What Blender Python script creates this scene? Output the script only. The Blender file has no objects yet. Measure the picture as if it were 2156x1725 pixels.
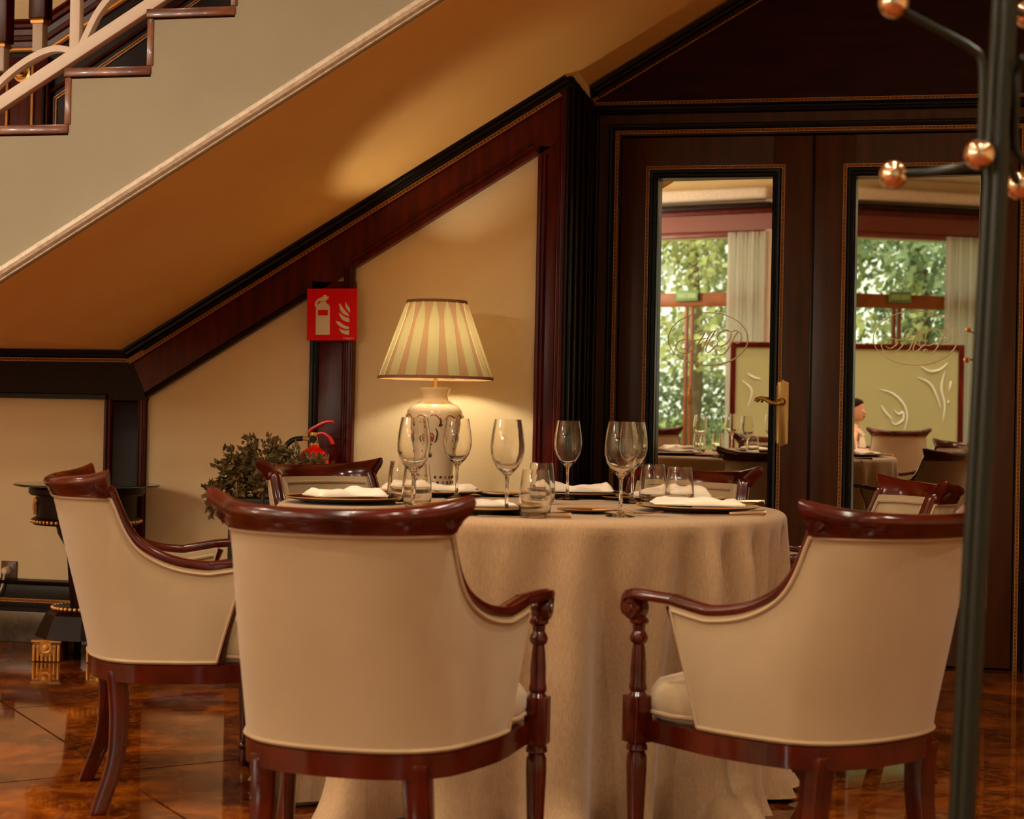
import bpy, bmesh, math, random
from mathutils import Vector, Matrix
random.seed(7)
scn = bpy.context.scene
COL = scn.collection
PI = math.pi
rad = math.radians
sin, cos = math.sin, math.cos

# ------------------------------------------------------------------ camera
FPX, CX, CY = 3400.0, 1078.0, 862.5
YAW, ROLL, PITCH, EYE = rad(12), .02, 21.5 / 3400, .98
CAM = Vector((0, 0, EYE))
_fw = Vector((-sin(YAW) * cos(PITCH), cos(YAW) * cos(PITCH), sin(PITCH)))
_rt = Vector((cos(YAW), sin(YAW), 0))
_up = _rt.cross(_fw)
RT = _rt * cos(ROLL) + _up * sin(ROLL)
UP = _up * cos(ROLL) - _rt * sin(ROLL)
FW = _fw
cam_d = bpy.data.cameras.new('camera')
cam_d.sensor_width = 36
cam_d.lens = 36 * FPX / 2156
cam_d.clip_start = .05
cam_d.clip_end = 300
cam_d.dof.use_dof = True
cam_d.dof.focus_distance = 5.3
cam_d.dof.aperture_fstop = 5.6
cam_o = bpy.data.objects.new('camera', cam_d)
COL.objects.link(cam_o)
cam_o.matrix_world = Matrix(((RT.x, UP.x, -FW.x, 0), (RT.y, UP.y, -FW.y, 0), (RT.z, UP.z, -FW.z, EYE), (0, 0, 0, 1)))
scn.camera = cam_o

# ------------------------------------------------------------------ colour management, world, sun
scn.view_settings.view_transform = 'Standard'
scn.view_settings.look = 'None'
scn.view_settings.exposure = -0.12
scn.view_settings.gamma = 1.0
scn.view_settings.use_curve_mapping = False
scn.cycles.use_denoising = True
scn.cycles.max_bounces = 14
scn.cycles.transmission_bounces = 12
scn.cycles.transparent_max_bounces = 16
scn.cycles.sample_clamp_indirect = 6.0
SKY_STRENGTH = 2.0
world = bpy.data.worlds.new('world')
scn.world = world
world.use_nodes = True
wn = world.node_tree.nodes
wn['Background'].inputs[0].default_value = (.90, .93, .82, 1)
wn['Background'].inputs[1].default_value = SKY_STRENGTH
sun_d = bpy.data.lights.new('sun', 'SUN')
sun_d.energy = 3.6
sun_d.angle = rad(1.5)
sun_d.color = (1, .90, .66)
sun_o = bpy.data.objects.new('sun', sun_d)
COL.objects.link(sun_o)
sun_o.location = (0, 12, 20)
sun_o.rotation_euler = (rad(-42), 0, rad(14))
DOWNLIGHT_W = 80.0
FILL_GLOBE_EMIT = 125.0
LAMP_W = 9.0

# ------------------------------------------------------------------ pixel helpers (2156 x 1725 frame)
def ray(px, py):
    return FW + RT * ((px - CX) / FPX) - UP * ((py - CY) / FPX)
def onY(px, py, Y):
    d = ray(px, py); return CAM + d * (Y / d.y)
def onZ(px, py, Z):
    d = ray(px, py); return CAM + d * ((Z - EYE) / d.z)
def atD(px, py, D):
    return CAM + ray(px, py) * D
# the two mirror panes of the doors: (centre, normal); they sit a little askew in their leaves
def _mir(xc, dy, dt):
    return Vector((xc, 6.875, 1.2)), Vector((sin(dy) * cos(dt), -cos(dy) * cos(dt), sin(dt)))
MIRROR = {1: _mir(-.5955, -.048, -.010), 2: _mir(.23, -.077, -.010)}
def mirrored(leaf, px, py, D):
    c, n = MIRROR[leaf]
    p = atD(px, py, D)
    return p - n * (2 * (p - c).dot(n))

# ------------------------------------------------------------------ materials
def lin(c):
    return tuple(((v / 12.92) if v <= .04045 else ((v + .055) / 1.055) ** 2.4) for v in c)
def rgb(r, g, b):
    return lin((r / 255, g / 255, b / 255))
MATS = {}
def mat(name, col, rough=.5, metal=0., coat=0., col2=None, scale=20., stretch=(1, 1, 1), contrast=(.35, .65), bump=0., bscale=None, spec=.5, sheen=0., detail=4., coords='Object', alpha=None, subsurf=0.):
    m = bpy.data.materials.new(name)
    m.use_nodes = True
    nt = m.node_tree; N = nt.nodes; L = nt.links
    b = N['Principled BSDF']
    b.inputs['Base Color'].default_value = (*col, 1)
    b.inputs['Roughness'].default_value = rough
    b.inputs['Metallic'].default_value = metal
    b.inputs['Specular IOR Level'].default_value = spec
    b.inputs['Coat Weight'].default_value = coat
    b.inputs['Coat Roughness'].default_value = .06
    if sheen:
        b.inputs['Sheen Weight'].default_value = sheen
    if col2 is not None or bump:
        if coords == 'World':
            tc = N.new('ShaderNodeNewGeometry'); out = tc.outputs['Position']
        else:
            tc = N.new('ShaderNodeTexCoord'); out = tc.outputs['Object']
        mp = N.new('ShaderNodeMapping'); mp.inputs['Scale'].default_value = stretch
        L.new(out, mp.inputs['Vector'])
    if col2 is not None:
        nz = N.new('ShaderNodeTexNoise'); nz.inputs['Scale'].default_value = scale; nz.inputs['Detail'].default_value = detail
        L.new(mp.outputs[0], nz.inputs['Vector'])
        rp = N.new('ShaderNodeValToRGB')
        rp.color_ramp.elements[0].position = contrast[0]; rp.color_ramp.elements[1].position = contrast[1]
        rp.color_ramp.elements[0].color = (*col, 1); rp.color_ramp.elements[1].color = (*col2, 1)
        L.new(nz.outputs['Fac'], rp.inputs['Fac']); L.new(rp.outputs['Color'], b.inputs['Base Color'])
    if bump:
        nb = N.new('ShaderNodeTexNoise'); nb.inputs['Scale'].default_value = bscale or scale; nb.inputs['Detail'].default_value = 3
        L.new(mp.outputs[0], nb.inputs['Vector'])
        bp = N.new('ShaderNodeBump'); bp.inputs['Strength'].default_value = bump; bp.inputs['Distance'].default_value = .004
        L.new(nb.outputs['Fac'], bp.inputs['Height']); L.new(bp.outputs['Normal'], b.inputs['Normal'])
    MATS[name] = m
    return m

M_wall = mat('wall_paint', rgb(241, 214, 166), .75, col2=rgb(236, 207, 156), scale=3, bump=.25, bscale=160)
M_stringer = mat('stringer_paint', rgb(160, 151, 129), .75, col2=rgb(154, 144, 121), scale=2, bump=.2, bscale=120)
M_soffit = mat('soffit_paint', rgb(250, 196, 112), .8, col2=rgb(246, 188, 103), scale=2, bump=.12, bscale=90)
M_white = mat('aged_white_paint', rgb(226, 208, 186), .55, col2=rgb(196, 176, 152), scale=60, contrast=(.45, .75), bump=.5, bscale=90)
M_railing = mat('railing_enamel', rgb(226, 206, 188), .45)
M_ceiling = mat('ceiling_paint', rgb(232, 218, 186), .8)
M_mahog = mat('mahogany', rgb(96, 20, 7), .28, spec=.22, col2=rgb(56, 9, 4), scale=5, stretch=(6, 6, .7), contrast=(.3, .7))
M_mahog_h = mat('mahogany_level_grain', rgb(50, 13, 6), .5, spec=.12, col2=rgb(34, 8, 4), scale=5, stretch=(.7, 6, 6), contrast=(.3, .7))
M_dark = mat('dark_mahogany', rgb(36, 10, 5), .4, spec=.16, col2=rgb(22, 6, 3), scale=5, stretch=(5, 5, .6), contrast=(.3, .7))
M_door = mat('door_mahogany', rgb(78, 40, 13), .34, spec=.3, col2=rgb(54, 24, 7), scale=4, stretch=(6, 6, .5), contrast=(.3, .7))
M_black = mat('ebonised_moulding', rgb(18, 7, 4), .28, spec=.2)
M_chairwood = mat('chair_mahogany', rgb(80, 16, 4), .15, spec=.5, col2=rgb(44, 7, 2), scale=9, stretch=(1, 1, 1), contrast=(.3, .7))
M_gold = mat('gilt_bead', rgb(206, 140, 58), .35, metal=.35, spec=.6)
M_giltdark = mat('gilt_ground', rgb(104, 54, 18), .4, metal=.1)
M_brass = mat('polished_brass', rgb(220, 168, 92), .2, metal=.8)
M_oldbrass = mat('satin_brass', rgb(206, 164, 100), .3, metal=.85)
M_knob = mat('copper_knob', rgb(232, 200, 170), .08, metal=1.)
M_iron = mat('green_black_iron', rgb(22, 24, 14), .38, metal=.1, spec=.35)
M_hinge = mat('blackened_hinge', rgb(34, 18, 12), .3, metal=.7)
M_fabric = mat('cream_upholstery', rgb(168, 141, 106), .9, col2=rgb(160, 133, 97), scale=4, bump=.25, bscale=600, sheen=.2)
M_piping = mat('cream_piping', rgb(162, 133, 100), .95)
M_cloth = mat('linen_tablecloth', rgb(168, 134, 97), .95, col2=rgb(152, 117, 82), scale=260, stretch=(1, 1, .25), contrast=(.3, .7), bump=.3, bscale=420, sheen=.15)
M_napkin = mat('napkin_linen', rgb(232, 212, 188), .9, bump=.2, bscale=300)
M_charger = mat('black_charger', rgb(22, 14, 10), .15, coat=.5)
M_china = mat('cream_china', rgb(226, 206, 172), .2, coat=.5)
M_silver = mat('cutlery_steel', rgb(200, 170, 135), .18, metal=1.)
M_red = mat('extinguisher_red', rgb(206, 10, 10), .22, coat=.3)
M_signred = mat('sign_red', rgb(238, 8, 16), .5, spec=.15)
M_signwhite = mat('sign_cream', rgb(236, 220, 190), .45)
M_rubber = mat('black_rubber', rgb(20, 15, 12), .5)
M_planter = mat('black_planter', rgb(18, 12, 8), .45, spec=.2)
M_leaf = mat('dry_olive_leaf', rgb(86, 74, 34), .6, col2=rgb(120, 92, 44), scale=14)
M_twig = mat('twig_brown', rgb(84, 58, 28), .7)
M_plastic = mat('cream_plastic', rgb(228, 210, 180), .35)
M_socket = mat('brown_plastic', rgb(92, 52, 28), .35)
M_porcelain = mat('porcelain', rgb(232, 208, 170), .16, coat=.5)
M_motifred = mat('painted_motif_rust', rgb(176, 62, 34), .3)
M_motifblue = mat('painted_motif_ink', rgb(48, 28, 26), .3)
M_marblecap = mat('red_brown_marble', rgb(96, 42, 20), .25, col2=rgb(140, 80, 46), scale=9, contrast=(.42, .68), coat=.3, coords='World')
M_skirtmarble = mat('dark_marble', rgb(44, 25, 12), .22, col2=rgb(88, 54, 28), scale=12, contrast=(.4, .75), coords='World')
M_curtain = mat('sheer_curtain', rgb(230, 226, 215), .9)
M_winwood = mat('window_oak', rgb(150, 82, 18), .45, col2=rgb(132, 68, 12), scale=6)
M_valance = mat('red_mahogany_valance', rgb(108, 34, 18), .32, coat=.2)
M_exit = mat('exit_sign_green', rgb(104, 150, 84), .5)
M_exitpale = mat('exit_sign_pale', rgb(160, 184, 128), .5)
M_skin = mat('skin', rgb(206, 146, 108), .5)
M_hair = mat('dark_hair', rgb(34, 20, 14), .9, spec=.1)
M_top = mat('pale_dress', rgb(222, 200, 176), .9)
M_grass = mat('lawn', rgb(104, 128, 52), .9, col2=rgb(140, 152, 70), scale=3)
M_path = mat('pale_path', rgb(220, 210, 180), .9)
M_trunk = mat('tree_bark', rgb(96, 76, 52), .9)
M_crownA = mat('tree_leaf_yellow', rgb(150, 158, 98), .7, col2=rgb(186, 188, 134), scale=1.2)
M_crownB = mat('tree_leaf_green', rgb(110, 132, 100), .7, col2=rgb(150, 166, 130), scale=1.2)
M_monogram = mat('gold_leaf_transfer', rgb(252, 232, 178), .6)
M_frostline = mat('cut_glass_line', rgb(236, 240, 226), .12, spec=.8)

def glass_mat(name, col=(1, 1, 1), rough=0., ior=1.46):
    m = bpy.data.materials.new(name); m.use_nodes = True
    b = m.node_tree.nodes['Principled BSDF']
    b.inputs['Base Color'].default_value = (*col, 1)
    b.inputs['Transmission Weight'].default_value = 1
    b.inputs['Roughness'].default_value = rough
    b.inputs['IOR'].default_value = ior
    return m
M_glass = glass_mat('drinking_glass', (.985, .97, .94))
M_plate_glass = glass_mat('green_plate_glass', (.55, .75, .62))
def pane_mat(name, tint):
    m = bpy.data.materials.new(name); m.use_nodes = True
    nt = m.node_tree; N = nt.nodes; L = nt.links
    N.remove(N['Principled BSDF'])
    t = N.new('ShaderNodeBsdfTransparent'); t.inputs[0].default_value = (*tint, 1)
    g = N.new('ShaderNodeBsdfGlossy'); g.inputs['Roughness'].default_value = .02
    fr = N.new('ShaderNodeFresnel'); fr.inputs['IOR'].default_value = 1.35
    mx = N.new('ShaderNodeMixShader')
    L.new(fr.outputs[0], mx.inputs[0]); L.new(t.outputs[0], mx.inputs[1]); L.new(g.outputs[0], mx.inputs[2])
    L.new(mx.outputs[0], N['Material Output'].inputs[0])
    return m
M_pane = pane_mat('window_glass', (.93, .95, .88))
def trans_mat(name, col, tcol, fac):
    m = bpy.data.materials.new(name); m.use_nodes = True
    nt = m.node_tree; N = nt.nodes; L = nt.links
    N.remove(N['Principled BSDF'])
    d = N.new('ShaderNodeBsdfDiffuse'); d.inputs[0].default_value = (*col, 1)
    t = N.new('ShaderNodeBsdfTranslucent'); t.inputs[0].default_value = (*tcol, 1)
    mx = N.new('ShaderNodeMixShader'); mx.inputs[0].default_value = fac
    L.new(d.outputs[0], mx.inputs[1]); L.new(t.outputs[0], mx.inputs[2])
    L.new(mx.outputs[0], N['Material Output'].inputs[0])
    return m
M_frost = trans_mat('frosted_glass', rgb(206, 204, 160), rgb(214, 212, 168), .5)
M_sheer = trans_mat('sheer_voile', rgb(232, 228, 220), rgb(236, 234, 226), .55)
M_shade = trans_mat('pleated_silk_shade', rgb(190, 172, 126), rgb(112, 98, 64), .5)
M_shade2 = trans_mat('pleated_silk_fold', rgb(188, 144, 102), rgb(104, 78, 52), .45)
m = bpy.data.materials.new('old_mirror'); m.use_nodes = True
b = m.node_tree.nodes['Principled BSDF']
b.inputs['Base Color'].default_value = (.93, .93, .86, 1); b.inputs['Metallic'].default_value = 1; b.inputs['Roughness'].default_value = .0
M_mirror = m
def emit_mat(name, col, s):
    m = bpy.data.materials.new(name); m.use_nodes = True
    nt = m.node_tree; N = nt.nodes
    N.remove(N['Principled BSDF'])
    e = N.new('ShaderNodeEmission'); e.inputs[0].default_value = (*col, 1); e.inputs[1].default_value = s
    nt.links.new(e.outputs[0], N['Material Output'].inputs[0])
    return m
M_bulb = emit_mat('lit_bulb', (1, .78, .45), 6)
M_fill_globe = emit_mat('fill_globe_glow', (1, .94, .82), FILL_GLOBE_EMIT)  # glow of the added fill-light globes
M_downglow = emit_mat('lit_downlight_lens', (1, .80, .52), 14)

def marble_floor():
    m = bpy.data.materials.new('orange_marble'); m.use_nodes = True
    nt = m.node_tree; N = nt.nodes; L = nt.links
    b = N['Principled BSDF']
    b.inputs['Roughness'].default_value = .06
    b.inputs['Specular IOR Level'].default_value = .5
    g = N.new('ShaderNodeNewGeometry')
    n1 = N.new('ShaderNodeTexNoise'); n1.inputs['Scale'].default_value = 4.2; n1.inputs['Detail'].default_value = 9; n1.inputs['Roughness'].default_value = .62; n1.inputs['Distortion'].default_value = .7
    L.new(g.outputs['Position'], n1.inputs['Vector'])
    r1 = N.new('ShaderNodeValToRGB')
    e = r1.color_ramp.elements
    e[0].position = .28; e[0].color = (*rgb(44, 14, 1), 1)
    e[1].position = .72; e[1].color = (*rgb(166, 82, 9), 1)
    x = e.new(.5); x.color = (*rgb(98, 38, 3), 1)
    L.new(n1.outputs['Fac'], r1.inputs['Fac'])
    n2 = N.new('ShaderNodeTexNoise'); n2.inputs['Scale'].default_value = 9; n2.inputs['Detail'].default_value = 6; n2.inputs['Distortion'].default_value = 1.6
    L.new(g.outputs['Position'], n2.inputs['Vector'])
    r2 = N.new('ShaderNodeValToRGB')
    f = r2.color_ramp.elements
    f[0].position = .45; f[0].color = (0, 0, 0, 1)
    f[1].position = .55; f[1].color = (0, 0, 0, 1)
    y = f.new(.5); y.color = (.2, .2, .2, 1)
    L.new(n2.outputs['Fac'], r2.inputs['Fac'])
    mx = N.new('ShaderNodeMix'); mx.data_type = 'RGBA'
    L.new(r2.outputs['Color'], mx.inputs['Factor'])
    L.new(r1.outputs['Color'], mx.inputs['A'])
    mx.inputs['B'].default_value = (*rgb(196, 122, 44), 1)
    L.new(mx.outputs['Result'], b.inputs['Base Color'])
    return m
M_marble = marble_floor()
M_grout = mat('dark_grout', rgb(50, 26, 14), .7)

# ------------------------------------------------------------------ mesh builder
class MB:
    def __init__(s):
        s.v = []; s.f = []
    def add(s, vs, fs, M=None):
        o = len(s.v)
        s.v += [tuple(M @ Vector(v)) for v in vs] if M is not None else [tuple(v) for v in vs]
        s.f += [[i + o for i in f] for f in fs]
        return s
    def box(s, x0, x1, y0, y1, z0, z1, M=None):
        vs = [(x, y, z) for z in (z0, z1) for y in (y0, y1) for x in (x0, x1)]
        return s.add(vs, [(0, 2, 3, 1), (4, 5, 7, 6), (0, 1, 5, 4), (2, 6, 7, 3), (0, 4, 6, 2), (1, 3, 7, 5)], M)
    def prism_xz(s, pts, y0, y1, M=None):
        n = len(pts)
        vs = [(x, y0, z) for x, z in pts] + [(x, y1, z) for x, z in pts]
        fs = [list(range(n)), list(range(2 * n - 1, n - 1, -1))]
        fs += [(i, i + n, (i + 1) % n + n, (i + 1) % n) for i in range(n)]
        return s.add(vs, fs, M)
    def prism_xy(s, pts, z0, z1, M=None):
        n = len(pts)
        vs = [(x, y, z0) for x, y in pts] + [(x, y, z1) for x, y in pts]
        fs = [list(range(n - 1, -1, -1)), list(range(n, 2 * n))]
        fs += [(i, (i + 1) % n, (i + 1) % n + n, i + n) for i in range(n)]
        return s.add(vs, fs, M)
    def lathe(s, prof, n=24, M=None, closed=False, a0=0., a1=2 * PI):
        full = abs(a1 - a0 - 2 * PI) < 1e-6
        k = n if full else n + 1
        vs = []
        for r, z in prof:
            for i in range(k):
                a = a0 + (a1 - a0) * i / n
                vs.append((r * cos(a), r * sin(a), z))
        m = len(prof); fs = []
        for j in range(m if closed else m - 1):
            j2 = (j + 1) % m
            for i in range(n):
                i2 = (i + 1) % k
                fs.append((j * k + i, j * k + i2, j2 * k + i2, j2 * k + i))
        if not closed and full:
            if prof[0][0] > 1e-6: fs.append(list(range(k - 1, -1, -1)))
            if prof[-1][0] > 1e-6: fs.append([(m - 1) * k + i for i in range(k)])
        return s.add(vs, fs, M)
    def tube(s, path, r, n=8, closed=False, M=None, caps=True):
        P = [Vector(p) for p in path]; m = len(P)
        R = r if isinstance(r, (list, tuple)) else [r] * m
        rings = []
        prev = None
        for i in range(m):
            if closed:
                t = (P[(i + 1) % m] - P[i - 1])
            else:
                t = P[min(i + 1, m - 1)] - P[max(i - 1, 0)]
            t.normalize()
            if prev is None:
                a = Vector((0, 0, 1)) if abs(t.z) < .9 else Vector((1, 0, 0))
                u = (a - t * a.dot(t)).normalized()
            else:
                u = (prev - t * prev.dot(t))
                u = u.normalized() if u.length > 1e-6 else prev
            prev = u; w = t.cross(u)
            rings.append([P[i] + (u * cos(2 * PI * k / n) + w * sin(2 * PI * k / n)) * R[i] for k in range(n)])
        vs = [q for rg in rings for q in rg]
        fs = []
        for i in range(m if closed else m - 1):
            i2 = (i + 1) % m
            for k in range(n):
                k2 = (k + 1) % n
                fs.append((i * n + k, i * n + k2, i2 * n + k2, i2 * n + k))
        if not closed and caps:
            fs.append(list(range(n - 1, -1, -1))); fs.append([(m - 1) * n + k for k in range(n)])
        return s.add(vs, fs, M)
    def sweep(s, frames, prof, closed_prof=True, closed=False, caps=True):
        """frames: list of (origin, axis_a, axis_b); prof: list of (a, b)"""
        n = len(prof); vs = []
        for o, a, b in frames:
            for pa, pb in prof:
                vs.append(o + a * pa + b * pb)
        fs = []; m = len(frames)
        for i in range(m if closed else m - 1):
            i2 = (i + 1) % m
            for k in range(n if closed_prof else n - 1):
                k2 = (k + 1) % n
                fs.append((i * n + k, i * n + k2, i2 * n + k2, i2 * n + k))
        if caps and not closed and closed_prof:
            fs.append(list(range(n - 1, -1, -1))); fs.append([(m - 1) * n + k for k in range(n)])
        return s.add(vs, fs)
    def wall_sweep(s, path, prof, Y, closed=False):
        """moulding on a wall facing -Y: path of (x,z); prof of (w,d): w to the left of travel, d out of the wall"""
        P = [Vector((p[0], p[1])) for p in path]; m = len(P)
        fr = []
        for i in range(m):
            if closed or 0 < i < m - 1:
                d0 = (P[i] - P[i - 1]).normalized(); d1 = (P[(i + 1) % m] - P[i]).normalized()
                n0 = Vector((-d0.y, d0.x)); n1 = Vector((-d1.y, d1.x))
                b = (n0 + n1); b = b / max(b.dot(n0), .2)
            else:
                d = (P[1] - P[0]) if i == 0 else (P[-1] - P[-2])
                d.normalize(); b = Vector((-d.y, d.x))
            fr.append((Vector((P[i].x, Y, P[i].y)), Vector((b.x, 0, b.y)), Vector((0, -1, 0))))
        return s.sweep(fr, prof, closed=closed)
    def sphere(s, c, r, n=12, m=8, M=None, sc=(1, 1, 1)):
        prof = [(sin(PI * j / m), -cos(PI * j / m)) for j in range(m + 1)]
        vs = [(c[0], c[1], c[2] - r * sc[2])]
        for j in range(1, m):
            for i in range(n):
                a = 2 * PI * i / n
                vs.append((c[0] + r * sc[0] * prof[j][0] * cos(a), c[1] + r * sc[1] * prof[j][0] * sin(a), c[2] + r * sc[2] * prof[j][1]))
        vs.append((c[0], c[1], c[2] + r * sc[2]))
        fs = [(0, 1 + (i + 1) % n, 1 + i) for i in range(n)]
        for j in range(m - 2):
            for i in range(n):
                a = 1 + j * n + i; b2 = 1 + j * n + (i + 1) % n
                fs.append((a, b2, b2 + n, a + n))
        top = len(vs) - 1; o = 1 + (m - 2) * n
        fs += [(top, o + i, o + (i + 1) % n) for i in range(n)]
        return s.add(vs, fs, M)
    def build(s, name, material, parent=None, smooth=True, angle=35, bevel=0., loc=None, segs=2):
        me = bpy.data.meshes.new(name)
        me.from_pydata(s.v, [], s.f); me.update()
        bm = bmesh.new(); bm.from_mesh(me)
        bmesh.ops.recalc_face_normals(bm, faces=bm.faces)
        if bevel:
            es = [e for e in bm.edges if len(e.link_faces) == 2 and e.calc_face_angle(0) > rad(30)]
            bmesh.ops.bevel(bm, geom=es, offset=bevel, segments=segs, affect='EDGES', profile=.5, clamp_overlap=True)
        bm.to_mesh(me); bm.free()
        if smooth:
            me.shade_smooth()
            me.set_sharp_from_angle(angle=rad(angle))
        me.materials.append(material)
        o = bpy.data.objects.new(name, me)
        COL.objects.link(o)
        if parent is not None: o.parent = parent
        if loc is not None: o.location = loc
        return o

def tag(o, label=None, cat=None, group=None, kind=None):
    if label: o['label'] = label
    if cat: o['category'] = cat
    if group: o['group'] = group
    if kind: o['kind'] = kind
    return o
def thing(name, label, cat, loc=(0, 0, 0), rz=0., group=None):
    o = bpy.data.objects.new(name, None); o.empty_display_size = .1
    COL.objects.link(o); o.location = loc; o.rotation_euler = (0, 0, rz)
    return tag(o, label, cat, group)
def copy_tree(o, parent=None):
    c = o.copy(); COL.objects.link(c)
    if parent is not None: c.parent = parent
    for ch in list(o.children):
        copy_tree(ch, c)
    return c
def catmull(P, n):
    """resample a smooth curve through points"""
    P = [Vector(p) for p in P]; out = []
    m = len(P)
    for i in range(m - 1):
        p0 = P[max(i - 1, 0)]; p1 = P[i]; p2 = P[i + 1]; p3 = P[min(i + 2, m - 1)]
        for k in range(n):
            t = k / n
            out.append(.5 * ((2 * p1) + (p2 - p0) * t + (2 * p0 - 5 * p1 + 4 * p2 - p3) * t * t + (3 * p1 - p0 - 3 * p2 + p3) * t ** 3))
    out.append(P[-1].copy())
    return out
def bead_row(mb, path, Y, pitch=.016, r=.0045, closed=False):
    """row of small gilt beads along a path of (x,z) on a wall facing -Y"""
    pts = list(path) + ([path[0]] if closed else [])
    for a, b in zip(pts[:-1], pts[1:]):
        A = Vector((a[0], 0, a[1])); B = Vector((b[0], 0, b[1])); L = (B - A).length
        n = max(1, int(L / pitch)); t = (B - A) / L
        w = Vector((-t.z, 0, t.x))
        for i in range(n):
            c = A + t * ((i + .5) * L / n); c.y = Y
            vs = [c + t * r * 1.25, c + w * r, c - t * r * 1.25, c - w * r, c + Vector((0, -r, 0))]
            mb.add(vs, [(0, 1, 4), (1, 2, 4), (2, 3, 4), (3, 0, 4)])
BEADW = .015
def bead_trim(path, Y, parent, closed=False, flip=False):
    """gilt strip with raised edges, and a row of beads, as two parts of parent; path runs along the strip's centre"""
    h = BEADW / 2
    prof = [(-h, 0), (-h, .005), (-h + .0025, .006), (-h + .004, .003), (h - .004, .003), (h - .0025, .006), (h, .005), (h, 0)]
    MB().wall_sweep(path, prof, Y, closed).build('gilt_strip', M_giltdark, parent)
    e = MB()
    for q in (-h + .0015, h - .0015):
        e.wall_sweep(path, [(q - .0015, .004), (q - .001, .0068), (q + .001, .0068), (q + .0015, .004)], Y, closed)
    bead_row(e, path, Y - .003, closed=closed)
    o = e.build('gilt_beading', M_gold, parent)
    o['kind'] = 'stuff'
    return o
def step_prof(w, d=.02):
    """dark cabinet moulding, w wide, d proud"""
    return [(0, 0), (0, d * .55), (w * .12, d * .75), (w * .2, d * .75), (w * .24, d), (w * .42, d), (w * .5, d * .8), (w * .58, d * .55), (w * .66, d * .55), (w * .72, d * .75), (w * .84, d * .7), (w, d * .3), (w, 0)]

# ================================================================== SETTING
YF, YW, YD, YS = 6.27, 6.29, 6.83, 4.78          # panel-frame face, plaster face, door-wall face, stair string face
XC = -1.136                                       # outer corner where the wall steps back to the doors
X0, Z0, SL = -2.985, 1.238, .594                  # fold of the stair soffit and its slope
def zs(x): return Z0 + SL * (x - X0)
XL, XR, ZC = -6.6, 3.6, 3.75

# floor: a slab with diagonal marble tiles
fl = MB().box(XL - .3, XR + .3, -7.9, 7.0, -.12, -.006).build('floor', M_grout, smooth=False)
tag(fl, 'polished orange marble floor laid diagonally', kind='structure')
TS, GAP = 1.06, .008
ta = rad(43.3)
tu, tv = Vector((cos(ta), sin(ta))), Vector((-sin(ta), cos(ta)))
tile_me = None
t0 = Vector((-1.96, 4.08))
for i in range(-12, 12):
    for j in range(-12, 12):
        c = t0 + tu * ((i + .5) * TS) + tv * ((j + .5) * TS)
        if XL - .2 < c.x < XR + .3 and -7.4 < c.y < 7.2:
            if tile_me is None:
                h = TS / 2 - GAP / 2
                o = MB().box(-h, h, -h, h, -.012, 0).build('tile', M_marble, fl, smooth=False)
                tile_me = o.data
            else:
                o = bpy.data.objects.new('tile', tile_me); COL.objects.link(o); o.parent = fl
            o.location = (c.x, c.y, 0); o.rotation_euler = (0, 0, ta)

# walls
w = MB().box(XL, XC, YW, 7.0, 0, ZC).build('wall_back', M_wall, smooth=False); tag(w, 'cream plaster wall under the stairs', kind='structure')
w = MB().box(XC, XR, 6.95, 7.05, 0, ZC).build('wall_recess', M_dark, smooth=False); tag(w, 'dark panelled wall of the doors', kind='structure')
w = MB().box(XL - .1, XL, -7.9, 7.0, 0, ZC).build('wall_left', M_wall, smooth=False); tag(w, 'cream left wall', kind='structure')
w = MB().box(XR, XR + .1, -7.9, 7.0, 0, ZC).build('wall_right', M_wall, smooth=False); tag(w, 'cream right wall', kind='structure')
w = MB().box(XL - .1, XR + .1, -7.9, 7.05, ZC, ZC + .1).build('ceiling', M_ceiling, smooth=False); tag(w, 'cream ceiling', kind='structure')

# ---- mahogany framing of the lamp wall
LBZ = lambda x: 1.041 + .604 * (x + 2.888)        # lower edge of the raking board
def struct(name, mb, m, label=None, **k):
    o = mb.build(name, m, **k); return tag(o, label, kind='structure')
head = struct('trim_1', MB().prism_xz([(XL, 1.03), (-3.076, 1.03), (-3.076, 1.022), (-2.893, 1.022), (-2.888, 1.041), (-2.958, 1.19), (-2.985, 1.236), (XL, 1.236)], YF, YW), M_dark, 'dark level head board under the stair landing', smooth=False)
bead_trim([(XL, 1.195), (-2.967, 1.195), (-2.9, 1.235)], YF - .012, head)
MB().wall_sweep([(XL, 1.236), (-2.98, 1.236)], [(0, 0), (0, .05), (-.012, .045), (-.016, .03), (-.026, .026), (-.034, .012), (-.036, 0)], YF).build('moulding', M_black, head)
MB().wall_sweep([(XL, 1.03), (-3.07, 1.03)], [(0, 0), (0, .012), (.02, .012), (.024, 0)], YF).build('lower_moulding', M_black, head)
rk = [(-2.888, 1.041), (-1.238, LBZ(-1.238)), (XC - .001, LBZ(XC)), (XC - .001, zs(XC)), (X0, Z0), (-2.958, 1.19)]
rake = struct('trim_2', MB().prism_xz(rk, YF, YW), M_mahog, 'mahogany raking board following the stair soffit', smooth=False)
MB().wall_sweep([(X0, Z0), (XC, zs(XC))], [(0, 0), (0, .055), (-.010, .052), (-.014, .036), (-.024, .034), (-.03, .02), (-.04, .014), (-.044, 0)], YF).build('crown_moulding', M_black, rake)
bead_trim([(-2.967, 1.187), (-1.157, 1.187 + .5975 * 1.81)], YF - .012, rake)
MB().wall_sweep([(-2.888, 1.041), (-2.178, LBZ(-2.178))], [(0, 0), (0, .014), (.016, .02), (.022, .012), (.026, 0)], YF).build('lower_moulding', M_black, rake)
pa = struct('trim_3', MB().box(-3.076, -2.893, YF, YW, .13, 1.03), M_dark, 'dark mahogany post above the console', bevel=.002)
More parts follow.
